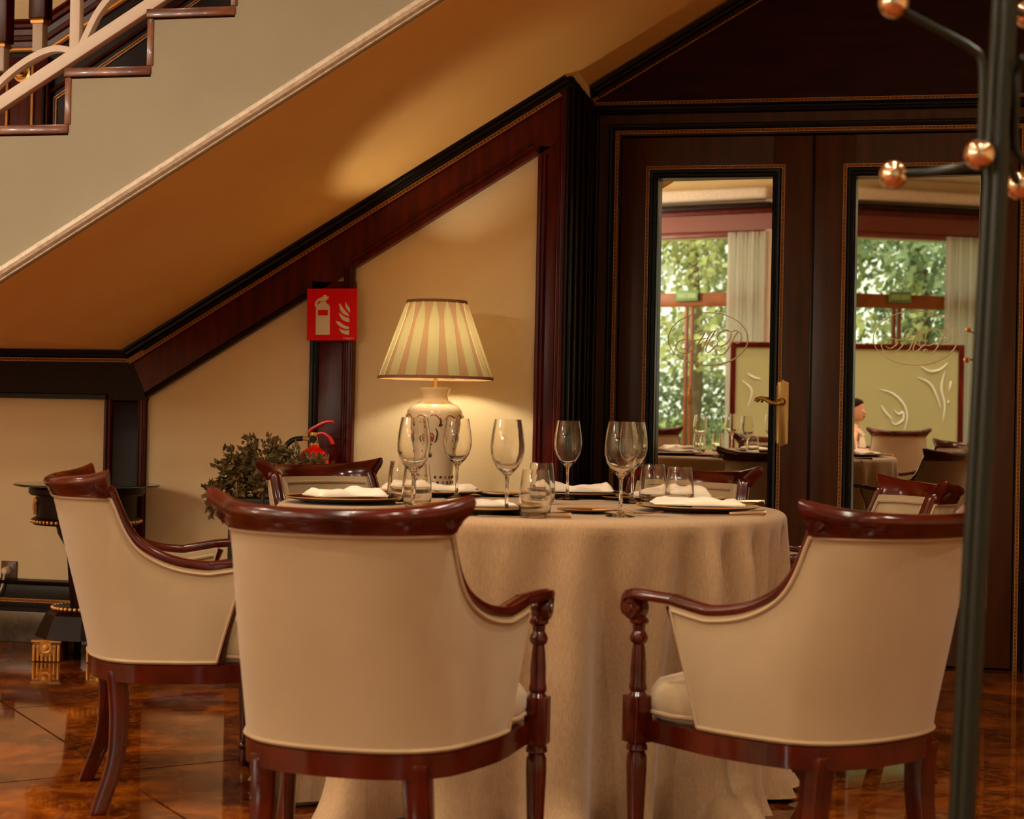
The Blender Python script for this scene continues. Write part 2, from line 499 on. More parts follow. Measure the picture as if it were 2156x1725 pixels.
for x in (-3.076, -2.893):
    s = 1 if x < -3 else -1
    MB().wall_sweep([(x, .25), (x, 1.03)] if s < 0 else [(x, 1.03), (x, .25)], step_prof(.034, .02), YF).build('moulding', M_mahog, pa)
pb = struct('trim_4', MB().box(-2.178, -1.99, YF, YW, .13, LBZ(-2.08)), M_mahog, 'mahogany post behind the fire extinguisher', bevel=.002)
MB().wall_sweep([(-2.178, LBZ(-2.178)), (-2.178, .25)], step_prof(.036, .016), YF).build('left_moulding', M_black, pb)
MB().wall_sweep([(-1.99, .25), (-1.99, LBZ(-1.99))], step_prof(.05, .022), YF).build('right_moulding', M_mahog, pb)
pc = struct('trim_5', MB().box(-1.245, XC, YF, YW, .13, LBZ(-1.19)), M_mahog, 'mahogany corner post beside the doors', bevel=.002)
MB().wall_sweep([(-1.245, LBZ(-1.245)), (-1.245, .25)], step_prof(.036, .022), YF).build('left_moulding', M_mahog, pc)
MB().wall_sweep([(XC, .25), (XC, zs(XC) - .02)], step_prof(.034, .018), YF).build('corner_moulding', M_mahog, pc)
# lower mouldings around the lamp panel
MB().wall_sweep([(-1.99, LBZ(-1.99)), (-1.245, LBZ(-1.245))], [(0, 0), (0, .02), (.012, .024), (.02, .02), (.03, .012), (.04, .012), (.046, 0)], YF).build('panel_moulding', M_mahog, rake)
# return of the corner
rt = struct('trim_6', MB().box(XC, XC + .012, YF, YD + .1, 0, 2.352), M_dark, 'dark return of the corner post', smooth=False)
for y in (6.30, 6.42, 6.56, 6.70, 6.78):
    MB().box(XC + .012, XC + .026, y - .012, y + .012, .25, 2.34).build('moulding', M_black, rt, bevel=.004)
# base
bb = struct('baseboard_back', MB().box(XL, XC, YF - .012, YW, .13, .245), M_black, 'black base board with a gilt bead', bevel=.003)
MB().wall_sweep([(XL, .245), (XC, .245)], [(0, -.012), (0, .03), (.006, .034), (.014, .028), (.018, .012), (.02, -.012)], YF).build('top_moulding', M_black, bb)
bead_trim([(XL, .176), (-2.7, .176)], YF - .012, bb)
MB().wall_sweep([(XL, .131), (XC, .131)], [(0, -.012), (0, .03), (.014, .03), (.018, .014), (.018, -.012)], YF).build('lower_moulding', M_black, bb)
sk = struct('baseboard_marble', MB().box(XL, XC, YF - .03, YW, 0, .13), M_skirtmarble, 'veined dark marble skirting', bevel=.003)
for k in range(7):
    pass

# ---- staircase
px_t = [(144, 262), (141, 144), (318, 139), (311, 21), (494, 12)]
pt = [onY(*p, YS) for p in px_t]
RUN, RISE = .281, .1815
xr0 = pt[0].x                                     # riser line under tread 2
zt0 = (pt[0].z)
stair = thing('staircase', 'cream plastered staircase with red marble treads rising to the right', 'staircase', (xr0, YS, zt0))
O = Vector((xr0, YS, zt0))
NS = 9
# stepped string face (local coordinates x along, z up)
out = [(-3.4, -.035)]
for k in range(NS):
    x = k * RUN; z = k * RISE
    out += [(x, z - .035), (x, z + RISE - .035)]
out += [(NS * RUN, NS * RISE - .035)]
low = [(NS * RUN, zs(xr0 + NS * RUN) - zt0), (X0 - xr0, Z0 - zt0), (-3.4, Z0 - zt0)]
MB().prism_xz(out + low, 0, .015).build('string_face', M_stringer, stair, smooth=False)
# soffit slab
xe = NS * RUN
MB().prism_xz([(X0 - xr0, Z0 - zt0), (xe, zs(xr0 + xe) - zt0), (xe, zs(xr0 + xe) - zt0 + .05), (X0 - xr0, Z0 - zt0 + .05)], .0151, YW - .001 - YS).build('soffit', M_soffit, stair, smooth=False)
MB().prism_xz([(XC - xr0, zs(XC) + .075 - zt0), (xe, zs(xr0 + xe) + .075 - zt0), (xe, zs(xr0 + xe) + .125 - zt0), (XC - xr0, zs(XC) + .125 - zt0)], YW - YS, 6.95 - YS).build('recess_soffit', M_soffit, stair, smooth=False)
MB().prism_xz([(-3.4, Z0 - zt0), (X0 - xr0, Z0 - zt0), (X0 - xr0, Z0 - zt0 + .05), (-3.4, Z0 - zt0 + .05)], .09, YW - YS).build('landing_soffit', M_soffit, stair, smooth=False)
# worn white moulding along the bottom of the string
fr = []
for x in (X0, -2.4, -1.8, -1.2, -.6, xr0 + xe):
    fr.append((Vector((x - xr0, 0, zs(x) - zt0)), Vector((-SL, 0, 1)).normalized(), Vector((0, -1, 0))))
MB().sweep(fr, [(0, 0), (0, .012), (.004, .014), (.006, .006), (.009, .004), (.012, .02), (.022, .026), (.034, .022), (.042, .008), (.043, 0)]).build('string_moulding', M_white, stair)
for k in range(-2, NS):
    x = k * RUN; z = k * RISE
    MB().box(x - RUN - .018, x + .002, -.006, YF - YS - .03, z - .029, z).build('tread', M_marblecap, stair, bevel=.004)
    MB().box(x - .014, x + .008, -.004, YF - YS - .03, z, z + RISE - .031).build('riser', M_marblecap, stair, bevel=.002)

# ---- upper wall beside the flight: mahogany dado with gilt lines
def wz(px, py, Y=6.24):
    p = onY(px, py, Y); return (p.x, p.z)
YU = 6.24
A = wz(25, 44); B = wz(95, 44); Cc = wz(240, -42)
slope_u = .594
dado = [(-4.2, 1.75), (-2.0, 1.75), (-1.2, A[1] + slope_u * 2.2), (B[0] + 1.5, B[1] + 1.5 * slope_u), (B[0], B[1]), (-4.2, B[1])]
dd = struct('trim_7', MB().prism_xz([(-4.4, 1.3), (X0, 1.3), (-.4, zs(-.4) + .062), (-.4, B[1] + (-.4 - B[0]) * slope_u), (B[0], B[1]), (-4.4, B[1])], YU, YW), M_dark, 'mahogany dado beside the upper flight')
rp = [(-4.4, B[1]), (B[0], B[1]), (B[0] + 2.2, B[1] + 2.2 * slope_u)]
MB().wall_sweep(rp, [(0, 0), (0, .045), (-.01, .05), (-.02, .036), (-.034, .036), (-.04, .022), (-.062, .02), (-.07, .03), (-.085, .03), (-.09, .016), (-.11, .014), (-.112, 0)], YU).build('dado_rail', M_mahog, dd)
off = -.122
rp2 = [(-4.4, B[1] + off), (B[0] + .03, B[1] + off), (B[0] + 2.2, B[1] + 2.17 * slope_u + off)]
MB().wall_sweep(rp2, [(-.011, 0), (-.011, .014), (-.004, .02), (.004, .02), (.011, .014), (.011, 0)], YU).build('gilt_rail', M_gold, dd)
# gilt lined raking panel lower down
q = [wz(117, 262), wz(117, 208), wz(139, 192)]
g1 = wz(209, 143); g2 = wz(310, 72)
line = [(q[0][0], q[0][1] - .2), q[1], (q[1][0] + 1.6, q[1][1] + 1.6 * .62)]
bead_trim(line, YU, dd)
MB().wall_sweep([(a - .02, b + .02) for a, b in line], [(0, 0), (0, .012), (.008, .016), (.014, .008), (.018, 0)], YU).build('panel_moulding', M_mahog, dd)
# upper-landing door with its brass knob
p = onY(46, 153, 6.2)
dl = struct('door_3', MB().box(p.x - .8, p.x + .12, 6.2, 6.23, 1.26, B[1] - .16), M_mahog, 'mahogany door on the upper landing', bevel=.003)
for dx in (-.06, .055, .105):
    MB().box(p.x + dx - .006, p.x + dx + .006, 6.186, 6.2, 1.3, B[1] - .2).build('gilt_stile_bead' if dx < .1 else 'edge_moulding', M_gold if dx < .1 else M_black, dl, bevel=.003)
Mk = Matrix.Translation((p.x, 6.2, p.z)) @ Matrix.Rotation(PI / 2, 4, 'X')
kn = MB().lathe([(0, 0), (.042, 0), (.040, .004), (.031, .006), (.028, .004), (.022, .004), (.018, .010), (.010, .012), (.008, .03), (.014, .036), (.018, .046), (.016, .056), (.008, .062), (0, .063)], 32, Mk).build('knob', M_brass, dl)
# ---- white stair railing
ry = 4.86
def R(px, py, Y=ry):
    return onY(px, py, Y)
rail = thing('stair_railing', 'white painted stair railing with curved bars above the marble treads', 'railing', (xr0, ry, zt0))
OR = Vector((xr0, ry, zt0))
def bar(mb, pts, w, d):
    pts = [Vector(q) - OR for q in pts]
    frs = []
    for i in range(len(pts)):
        t = (pts[min(i + 1, len(pts) - 1)] - pts[max(i - 1, 0)]).normalized()
        frs.append((pts[i], Vector((-t.z, 0, t.x)), Vector((0, 1, 0))))
    return mb.sweep(frs, [(-w / 2, -d / 2), (w / 2, -d / 2), (w / 2, d / 2), (-w / 2, d / 2)])
a = R(-260, 385); b2 = R(0, 222); c2 = R(317, 12); dirv = (c2 - b2); 
bar(MB(), [b2 - dirv * 1.2, c2 + dirv * 2.0], .042, .035).build('bottom_rail', M_railing, rail, bevel=.004)
for k in range(-1, 4):
    base = R(160, 118) + Vector((k * .62, 0, k * .62 * dirv.z / dirv.x))
    bar(MB(), [base, base + Vector((0, 0, .85))], .036, .03).build('baluster', M_railing, rail, bevel=.003)
    s0 = base + Vector((.012, 0, 0))
    bar(MB(), catmull([s0, s0 + Vector((.03, 0, .07)), s0 + Vector((.075, 0, .15)), s0 + Vector((.16, 0, .24)), s0 + Vector((.28, 0, .36))], 6), .02, .028).build('curved_bar', M_railing, rail)
    e0 = base + Vector((-.005, 0, .008))
    bar(MB(), catmull([e0 + Vector((0, 0, .006)), e0 + Vector((-.06, 0, .016)), e0 + Vector((-.13, 0, -.002)), e0 + Vector((-.22, 0, -.055)), e0 + Vector((-.33, 0, -.15))], 6), .02, .028).build('curved_bar', M_railing, rail)
# posts of the farther balustrade on the landing
yb = 5.55
bl0 = onY(45, 110, yb)
bal = thing('landing_balustrade', 'brown posts with white feet behind the white stair railing, upper left corner', 'balustrade', (bl0.x, yb, bl0.z))
BO = Vector((bl0.x, yb, bl0.z))
for px, pyc, drop in ((4, 96, .10), (85, 46, .115)):
    c = onY(px, pyc, yb) - BO
    Mc = Matrix.Translation(c)
    po = MB().box(-.034, .034, -.03, .03, .008, .75, Mc).build('post', M_mahog, bal, bevel=.004)
    MB().box(-.021, .021, -.021, .021, -drop, -.01, Mc).build('white_foot', M_railing, po, bevel=.003)
    MB().lathe([(.02, -.012), (.036, -.010), (.038, 0), (.034, .006), (.028, .01)], 4, Mc @ Matrix.Rotation(PI / 4, 4, 'Z')).build('collar', M_gold, po, angle=20)
e0, e1 = onY(-60, 215, yb) - BO, onY(110, 108, yb) - BO
MB().tube([e0, (e0 + e1) * .5 + Vector((0, 0, .008)), e1], .011, 8).build('base_rail', M_railing, bal)

# ---- door wall
dw = struct('trim_8', MB().box(XC, -1.0, YD, 6.95, 0, 2.31).box(.637, 3.5, YD, 6.95, 0, 2.31).box(-1.0, .637, YD, 6.95, 2.2, 2.31), M_door, 'mahogany casing of the double doors', smooth=False)
up = struct('trim_9', MB().prism_xz([(XC, 2.31), (3.5, 2.31), (3.5, 3.7), (1.2, 3.7), (XC, 2.41)], YD + .004, 6.95), M_mahog_h, 'mahogany panel above the doors', smooth=False)
MB().wall_sweep([(XC + .012, 2.405), (1.2, 2.405 + 2.324 * .585)], [(0, 0), (0, .06), (-.012, .055), (-.016, .04), (-.026, .036), (-.032, .02), (-.044, .014), (-.046, 0)], YD).build('crown_moulding', M_black, up)
bead_trim([(XC + .012, 2.352), (1.2, 2.352 + 2.324 * .585)], YD - .004, up)
bead_trim([(XC + .012, 2.338), (3.4, 2.338)], YD - .006, up)
MB().wall_sweep([(3.4, 2.328), (XC + .012, 2.328)], [(0, 0), (0, .03), (.007, .034), (.011, .022), (.02, .02), (.026, .026), (.031, .026), (.034, .012), (.038, 0)], YD).build('cornice_moulding', M_black, dw)
MB().wall_sweep([(XC + .014, 2.30), (XC + .014, .0)], step_prof(.032, .03), YD).build('corner_moulding', M_black, dw)
op = [(-1.012, 0), (-1.012, 2.212), (.647, 2.212), (.647, 0)]
MB().wall_sweep([(a_ - (.012 if a_ < 0 else -.012), b_ + (.012 if b_ else 0)) for a_, b_ in op], [(0, 0), (0, .012), (.004, .018), (.008, .018), (.010, .026), (.016, .028), (.018, .016), (.024, .014), (.025, 0)], YD).build('casing_moulding', M_black, dw)
bead_trim([(a_ - (.002 if a_ < 0 else -.002), b_ + (.002 if b_ else 0)) for a_, b_ in op], YD - .004, dw)
# right reveal beyond the doors
MB().box(.70, .76, YD - .02, YD, 0, 2.3).build('outer_moulding', M_black, dw, bevel=.006)

def text_curves():
    """strokes of the H and P of the etched monogram, x right and z up in units of the oval's half width"""
    H = [[(-.70, -.20), (-.62, -.26), (-.52, -.235), (-.42, -.13), (-.47, -.04), (-.60, -.02), (-.74, -.08), (-.80, -.20), (-.72, -.34), (-.56, -.38), (-.40, -.30), (-.26, -.14), (-.14, .04), (-.08, .17), (-.12, .22), (-.20, .21), (-.26, .14)],
         [(-.48, -.10), (-.40, -.05), (-.22, -.02), (-.04, .02)],
         [(.20, .22), (.10, .18), (0, .02), (-.08, -.16), (-.14, -.30), (-.20, -.34)],
         [(.20, .22), (.14, .14), (.02, -.08), (-.04, -.26), (-.02, -.34), (.05, -.33), (.14, -.24), (.2, -.16)]]
    Pp = [[(.12, -.18), (.10, -.10), (.16, -.04), (.24, -.08), (.22, -.18), (.12, -.20), (.02, -.12)],
          [(.22, -.16), (.34, -.18), (.48, -.10), (.58, .06), (.56, .2), (.42, .24), (.28, .14), (.24, 0), (.30, -.08)],
          [(.46, .22), (.60, .20), (.72, .22), (.82, .14), (.84, 0), (.76, -.10), (.66, -.08), (.62, -.02)],
          [(.76, .20), (.68, .08), (.58, -.12), (.48, -.30), (.38, -.40), (.26, -.40), (.20, -.33), (.25, -.28), (.30, -.31)]]
    return H + Pp
MONO = text_curves()
def door_leaf(n, x0, x1, gx0, gx1, label, handle):
    zt, gz0, gz1 = 2.19, .30, 2.02
    d = struct('door_%d' % n, MB().box(x0, gx0, YD, YD + .05, .01, zt), M_door, label, bevel=.002)
    MB().box(gx1, x1, YD, YD + .05, .01, zt).build('stile', M_door, d, bevel=.002)
    MB().box(gx0, gx1, YD, YD + .05, gz1, zt).build('top_rail', M_door, d, smooth=False)
    MB().box(gx0, gx1, YD, YD + .05, .01, gz0).build('bottom_rail', M_door, d, smooth=False)
    path = [(gx0, gz0), (gx0, gz1), (gx1, gz1), (gx1, gz0)]
    MB().wall_sweep(path, [(-.002, -.05), (-.002, .006), (.004, .014), (.009, .014), (.012, .006), (.016, .006), (.02, .016), (.028, .018), (.03, .004), (.034, 0), (.034, -.02), (.0, -.05)], YD, closed=True).build('glazing_moulding', M_black, d)
    pb_ = [(gx0 - .042, gz0 - .042), (gx0 - .042, gz1 + .042), (gx1 + .042, gz1 + .042), (gx1 + .042, gz0 - .042)]
    bead_trim(pb_, YD, d, closed=True)
    c, nn = MIRROR[n]
    def on(x, z):
        return Vector((x, c.y - ((x - c.x) * nn.x + (z - c.z) * nn.z) / nn.y, z))
    q = [on(gx0 - .004, gz0), on(gx1 + .004, gz0), on(gx1 + .004, gz1), on(gx0 - .004, gz1)]
    MB().add(q + [v_ + Vector((0, .004, 0)) for v_ in q], [(0, 1, 2, 3), (7, 6, 5, 4), (0, 4, 5, 1), (1, 5, 6, 2), (2, 6, 7, 3), (3, 7, 4, 0)]).build('mirror_pane', M_mirror, d, smooth=False)
    # monogram in its oval, on the glass
    cp = (onY(1490, 714, 6.87) if n == 1 else onY(1927, 712, 6.87))
    W, Hh = .169, .112
    mb = MB()
    def flat(pts, wd):
        P = [on(cp.x + a_, cp.z + b_) + nn * .0012 for a_, b_ in pts]
        mb.tube(P, [max(.0006, q_) for q_ in wd] if isinstance(wd, list) else wd, 6)
    el = [(W * cos(2 * PI * k / 72), Hh * sin(2 * PI * k / 72)) for k in range(73)]
    flat(el, [.0019 + .0016 * max(0, sin(2 * PI * (k / 72 - .0) + PI * .75)) for k in range(73)])
    for st in MONO:
        pts = catmull([(x_ * W, z_ * W * .97, 0) for x_, z_ in st], 7)
        m_ = len(pts)
        wd = []
        for i in range(m_):
            t = (pts[min(i + 1, m_ - 1)] - pts[max(i - 1, 0)]).normalized()
            wd.append(.0016 + .0024 * max(0, abs(t.y * .8 + t.x * .5) - .1) ** 2)
        flat([(p_.x, p_.y) for p_ in pts], wd)
    mb.build('monogram', M_monogram, d)
    if handle:
        hx, hz = -.297, 1.03
        pl = [(-.022, -.118), (-.022, .118), (-.026, .124), (-.018, .132), (-.010, .132), (0, .142), (.010, .132), (.018, .132), (.026, .124), (.022, .118), (.022, -.118), (.026, -.124), (.018, -.132), (.010, -.132), (0, -.142), (-.010, -.132), (-.018, -.132), (-.026, -.124)]
        pt_ = MB().prism_xz([(hx + a_, hz + b_) for a_, b_ in pl], YD - .006, YD).build('handle_plate', M_oldbrass, d, bevel=.002)
        MB().wall_sweep([(hx - .022, hz - .118), (hx - .022, hz + .118)], [(0, 0), (0, .004), (.003, .004), (.003, 0)], YD - .006).build('plate_rib', M_brass, pt_)
        MB().wall_sweep([(hx + .022, hz + .118), (hx + .022, hz - .118)], [(0, 0), (0, .004), (.003, .004), (.003, 0)], YD - .006).build('plate_rib', M_brass, pt_)
        lz = hz + .047
        Ml = Matrix.Translation((hx - .004, YD - .006, lz)) @ Matrix.Rotation(PI / 2, 4, 'X')
        lv = MB().lathe([(.017, 0), (.017, .006), (.012, .012), (.010, .04)], 16, Ml)
        pth = catmull([(hx - .004, YD - .045, lz), (hx - .02, YD - .052, lz - .006), (hx - .045, YD - .055, lz - .004), (hx - .068, YD - .055, lz + .008), (hx - .088, YD - .055, lz + .014), (hx - .102, YD - .055, lz + .008), (hx - .108, YD - .055, lz - .002)], 5)
        lv.tube(pth, [.0095 - .0035 * abs(i / (len(pth) - 1) - .15) + (.003 if i > len(pth) * .75 else 0) for i in range(len(pth))], 10)
        lv.build('lever_handle', M_brass, d)
    else:
        pass
    return d
d1 = door_leaf(1, -.993, -.189, -.838, -.353, 'left mahogany door leaf with a mirror pane and brass lever', True)
d2 = door_leaf(2, -.184, .632, -.016, .485, 'right mahogany door leaf with a mirror pane behind the coat rack', False)
MB().box(-1.008, -.996, YD - .004, YD + .03, 1.90, 2.095).build('hinge', M_hinge, d1, bevel=.002)
for z in (1.945, 1.99, 2.04):
    MB().box(-1.010, -.994, YD - .010, YD, z - .003, z + .003).build('hinge_ring', M_hinge, d1, bevel=.001)
MB().box(-.192, -.181, YD - .006, YD + .004, .02, 2.185).build('astragal', M_black, d2, bevel=.003)

# ================================================================== CHAIRS
ZB, ZT = .365, .784                                # bottom and top of the upholstered shell
TOPC = [(0, -.290), (.082, -.281), (.152, -.254), (.199, -.208), (.221, -.152), (.238, -.09), (.264, .01), (.284, .11), (.297, .222)]
BOTC = [(0, -.188), (.08, -.182), (.150, -.158), (.198, -.115), (.220, -.07), (.236, -.02), (.247, .02), (.254, .055), (.258, .095)]
def _half(P, n=12):
    pts = [(-p[0], p[1], 0) for p in reversed(P[1:])] + [(p[0], p[1], 0) for p in P]
    return [(q.x, q.y) for q in catmull(pts, n)]
TC, BC = _half(TOPC), _half(BOTC)
NSH = len(TC)
def ztop(i):
    y = TC[i][1]
    if y < -.165: return ZT
    z = .600 + .090 * math.exp(-((y + .165) / .014)) + .094 * math.exp(-((y + .165) / .075))
    if y > .09: z += .12 * (y - .09)
    return z
def shell_pt(i, z, inset=0.):
    t = (z - ZB) / (ZT - ZB)
    x = BC[i][0] + (TC[i][0] - BC[i][0]) * t; y = BC[i][1] + (TC[i][1] - BC[i][1]) * (t ** 1.15 if t > 0 else t)
    if inset:
        a = max(i - 1, 0); b = min(i + 1, NSH - 1)
        tx = TC[b][0] - TC[a][0]; ty = TC[b][1] - TC[a][1]; l = math.hypot(tx, ty)
        x += -ty / l * inset; y += tx / l * inset
    return Vector((x, y, z))
def normal_out(i):
    a = max(i - 1, 0); b = min(i + 1, NSH - 1)
    tx = TC[b][0] - TC[a][0]; ty = TC[b][1] - TC[a][1]; l = math.hypot(tx, ty)
    return Vector((ty / l, -tx / l, 0))
IN_ = .048
FRAME_TOP = [ztop(i) for i in range(NSH)]
def make_chair():
    t = thing('dining_armchair', 'x', 'chair')
    # upholstered tub: outer skin, inner skin
    mb = MB(); NV = 12
    outer = []; inner = []
    for i in range(NSH):
        co = []; ci = []
        for j in range(NV + 1):
            z = ZB + (FRAME_TOP[i] - .006 - ZB) * j / NV
            bul = .008 * sin(PI * j / NV)
            co.append(shell_pt(i, z, -bul * .5)); ci.append(shell_pt(i, z, IN_ + bul))
        outer.append(co); inner.append(ci)
    vs = []; fs = []
    for i in range(NSH): vs += outer[i]
    o2 = len(vs)
    for i in range(NSH): vs += inner[i]
    k = NV + 1
    for i in range(NSH - 1):
        for j in range(NV):
            fs.append((i * k + j, (i + 1) * k + j, (i + 1) * k + j + 1, i * k + j + 1))
            fs.append((o2 + i * k + j, o2 + i * k + j + 1, o2 + (i + 1) * k + j + 1, o2 + (i + 1) * k + j))
        fs.append((i * k + NV, (i + 1) * k + NV, o2 + (i + 1) * k + NV, o2 + i * k + NV))
        fs.append((i * k, o2 + i * k, o2 + (i + 1) * k, (i + 1) * k))
    for i in (0, NSH - 1):
        for j in range(NV):
            fs.append((i * k + j, i * k + j + 1, o2 + i * k + j + 1, o2 + i * k + j))
    mb.add(vs, fs)
    up = mb.build('upholstery', M_fabric, t, angle=50)
    # piping on the outside and on the inside
    def pipe_path(off, zpad, ends):
        P = []
        for i in range(ends, NSH - ends):
            P.append(shell_pt(i, FRAME_TOP[i] - zpad, off))
        Z1 = FRAME_TOP[NSH - 1 - ends] - zpad
        for j in range(1, 9): P.append(shell_pt(NSH - 1 - ends, Z1 + (ZB + .006 - Z1) * j / 9, off))
        for i in range(NSH - 1 - ends, ends - 1, -1): P.append(shell_pt(i, ZB + .006, off))
        for j in range(1, 9): P.append(shell_pt(ends, ZB + .006 + (Z1 - ZB - .006) * j / 9, off))
        return P
    MB().tube(pipe_path(-.0015, .016, 1), .0046, 6, closed=True).build('piping', M_piping, up)
    P = [shell_pt(i, FRAME_TOP[i] - .024, IN_ + .004) for i in range(2, NSH - 2)]
    MB().tube(P, .0048, 6).build('piping', M_piping, up)
    # reeded wooden frame along the arms and up the necks
    half = NSH // 2
    neck = next(i for i in range(half, NSH) if TC[i][1] > -.175)
    for s in (1, -1):
        idx = range(neck, NSH)
        P = []
        for i in idx:
            c = shell_pt(i, FRAME_TOP[i], .016)
            P.append(Vector((c.x, c.y, FRAME_TOP[i] + .004)))
        P = [Vector((.214, -.198, ZT + .020)), Vector((.213, -.186, ZT + .008))] + P
        P += [Vector((.287, .252, .624)), Vector((.283, .276, .620)), Vector((.280, .290, .608)), Vector((.279, .294, .592)), Vector((.279, .288, .580))]
        P = catmull(P, 3)
        frs = []
        m_ = len(P)
        for i in range(m_):
            tg = (P[min(i + 1, m_ - 1)] - P[max(i - 1, 0)]).normalized()
            side = Vector((0, 0, 1)).cross(tg)
            kb = min(1, max(0, (abs(tg.z) - .45) / .45)); kb = 1 if i < 4 else kb
            side = side.normalized() * (1 - kb) + Vector((-.92, .38, 0)) * kb if side.length > 1e-4 else Vector((-.92, .38, 0))
            side = (side - tg * side.dot(tg)).normalized()
            upv = tg.cross(side)
            frs.append((P[i], side, upv))
        pr = [(-.018, -.008), (-.019, .003), (-.015, .009), (-.009, .008), (-.005, .011), (.005, .011), (.009, .008), (.015, .009), (.019, .003), (.018, -.008), (.010, -.011), (-.010, -.011)]
        if s < 0:
            frs = [(Vector((-o_.x, o_.y, o_.z)), Vector((-a_.x, a_.y, a_.z)), Vector((-b_.x, b_.y, b_.z))) for o_, a_, b_ in frs]
        MB().sweep(frs, pr).build('arm', M_chairwood, t, angle=60)
        # scroll at the front of the arm
        Ms = Matrix.Translation((s * .279, .268, .594)) @ Matrix.Rotation(PI / 2, 4, 'Y')
        MB().lathe([(0, -.022), (.010, -.022), (.012, -.019), (.022, -.018), (.026, -.012), (.026, .012), (.022, .018), (.012, .019), (.010, .022), (0, .022)], 20, Ms).build('arm_scroll', M_chairwood, t)
        # turned arm post with its square block, and the turned front leg
        Mp = Matrix.Translation((s * .275, .260, 0))
        MB().lathe([(.013, .582), (.015, .574), (.020, .570), (.020, .564), (.0135, .558), (.0125, .546), (.0175, .538), (.0195, .531), (.0175, .524), (.012, .518), (.0140, .505), (.0165, .47), (.0165, .44), (.0185, .432), (.0185, .425), (.015, .42), (.02, .412)], 16, Mp).build('arm_post', M_chairwood, t)
        MB().box(-.023, .023, -.023, .023, .315, .412, Mp).build('front_block', M_chairwood, t, bevel=.003)
        MB().lathe([(.016, .318), (.022, .308), (.0225, .300), (.017, .296), (.021, .286), (.0215, .26), (.0155, .10), (.0145, .07), (.019, .064), (.020, .056), (.016, .05), (.0145, .044), (.017, .03), (.0175, .014), (.013, 0)], 16, Mp).build('front_leg', M_chairwood, t)
        # wooden edge down the front of the wing
        P = [shell_pt(NSH - 1, ZB - .01 + (FRAME_TOP[-1] - ZB) * j / 10, .02) + Vector((0, .012 + .010 * sin(PI * j / 10) * -1, 0)) for j in range(11)]
        if s < 0: P = [Vector((-p.x, p.y, p.z)) for p in P]
        MB().tube(P, .0125, 8).build('wing_edge', M_chairwood, t)
        # sabre rear leg
        C_ = catmull([(s * .150, -.135, .345), (s * .155, -.126, .24), (s * .168, -.135, .12), (s * .190, -.176, 0)], 5)
        frs = []
        for i, p in enumerate(C_):
            w_ = .0245 - .0065 * i / (len(C_) - 1)
            frs.append((p, Vector((w_, 0, 0)), Vector((0, w_, 0))))
        MB().sweep(frs, [(-1, -1), (1, -1), (1, 1), (-1, 1)]).build('rear_leg', M_chairwood, t, bevel=.003)
    # seat rail following the plan, with a straight front
    ring = [(p[0], p[1]) for p in BC] + [(.262, .262), (-.262, .262)]
    mb = MB()
    n = len(ring)
    inn = [(x * .88, y * .86 + .01) for x, y in ring]
    v4 = [(x, y, .318) for x, y in ring] + [(x * 1.01, y * 1.01, ZB - .002) for x, y in ring] + [(x, y, ZB - .002) for x, y in inn] + [(x, y, .318) for x, y in inn]
    f4 = []
    for q in range(4):
        for i in range(n):
            i2 = (i + 1) % n; q2 = (q + 1) % 4
            f4.append((q * n + i, q * n + i2, q2 * n + i2, q2 * n + i))
    mb.add(v4, f4); mb.build('seat_rail', M_chairwood, t, angle=40)
    # domed cushion
    cr = [(p[0] * .80, p[1] * .78) for p in BC] + [(.252, .17), (.250, .235), (.21, .276), (.1, .285), (0, .287), (-.1, .285), (-.21, .276), (-.250, .235), (-.252, .17)]
    mb = MB(); n = len(cr); vs = []
    lay = [(.95, .362), (1.01, .372), (1.03, .395), (1.03, .420), (.98, .442), (.80, .460), (.48, .470), (.15, .474)]
    for sc_, z in lay:
        vs += [(x * sc_, (y - .02) * sc_ + .02, z) for x, y in cr]
    vs.append((0, .02, .474))
    fs = [(q * n + i, q * n + (i + 1) % n, (q + 1) * n + (i + 1) % n, (q + 1) * n + i) for q in range(len(lay) - 1) for i in range(n)]
    o_ = (len(lay) - 1) * n
    fs += [(o_ + i, o_ + (i + 1) % n, len(vs) - 1) for i in range(n)]
    fs.append(list(range(n - 1, -1, -1)))
    mb.add(vs, fs)
    cu = mb.build('seat_cushion', M_fabric, t, angle=60)
    MB().tube([(x * 1.02, (y - .02) * 1.02 + .02, .380) for x, y in cr], .0045, 6, closed=True).build('piping', M_piping, cu)
    # crest rail with flared ends
    i0, i1 = NSH - 1 - neck, neck
    prof = [(-.034, .750), (-.030, .785), (-.016, .800), (-.006, .811), (.006, .816), (.018, .815), (.027, .810), (.031, .802), (.029, .794), (.023, .790), (.019, .786), (.018, .780), (.014, .777), (.013, .770), (-.004, .766)]
    frs = []; rows = []
    idx = list(range(i0, i1 + 1)); m_ = len(idx)
    for q, i in enumerate(idx):
        c = shell_pt(i, ZT, .010); nrm = normal_out(i)
        e = 2 * q / (m_ - 1) - 1
        fl_ = max(0, abs(e) - .72) / .28
        row = []
        for a_, z in prof:
            zz = (z - .770) / .046
            hx = math.copysign(1, e) * fl_ ** 1.6 * (.006 + .034 * max(zz, 0) ** 1.2)
            row.append((c.x + nrm.x * a_ + hx, c.y + nrm.y * a_ + .010 * fl_ * zz - .012 * fl_ ** 2 * zz, z + (.018 * e * e + .008 * fl_ ** 1.5) * max(zz, 0)))
        rows.append(row)
    # rounded end caps
    def endrow(row, sgn, ins, shift):
        cx_ = sum(r[0] for r in row) / len(row); cy_ = sum(r[1] for r in row) / len(row); cz_ = sum(r[2] for r in row) / len(row)
        return [(cx_ + (x - cx_) * ins + sgn * shift, cy_ + (y - cy_) * ins, cz_ + (z - cz_) * ins) for x, y, z in row]
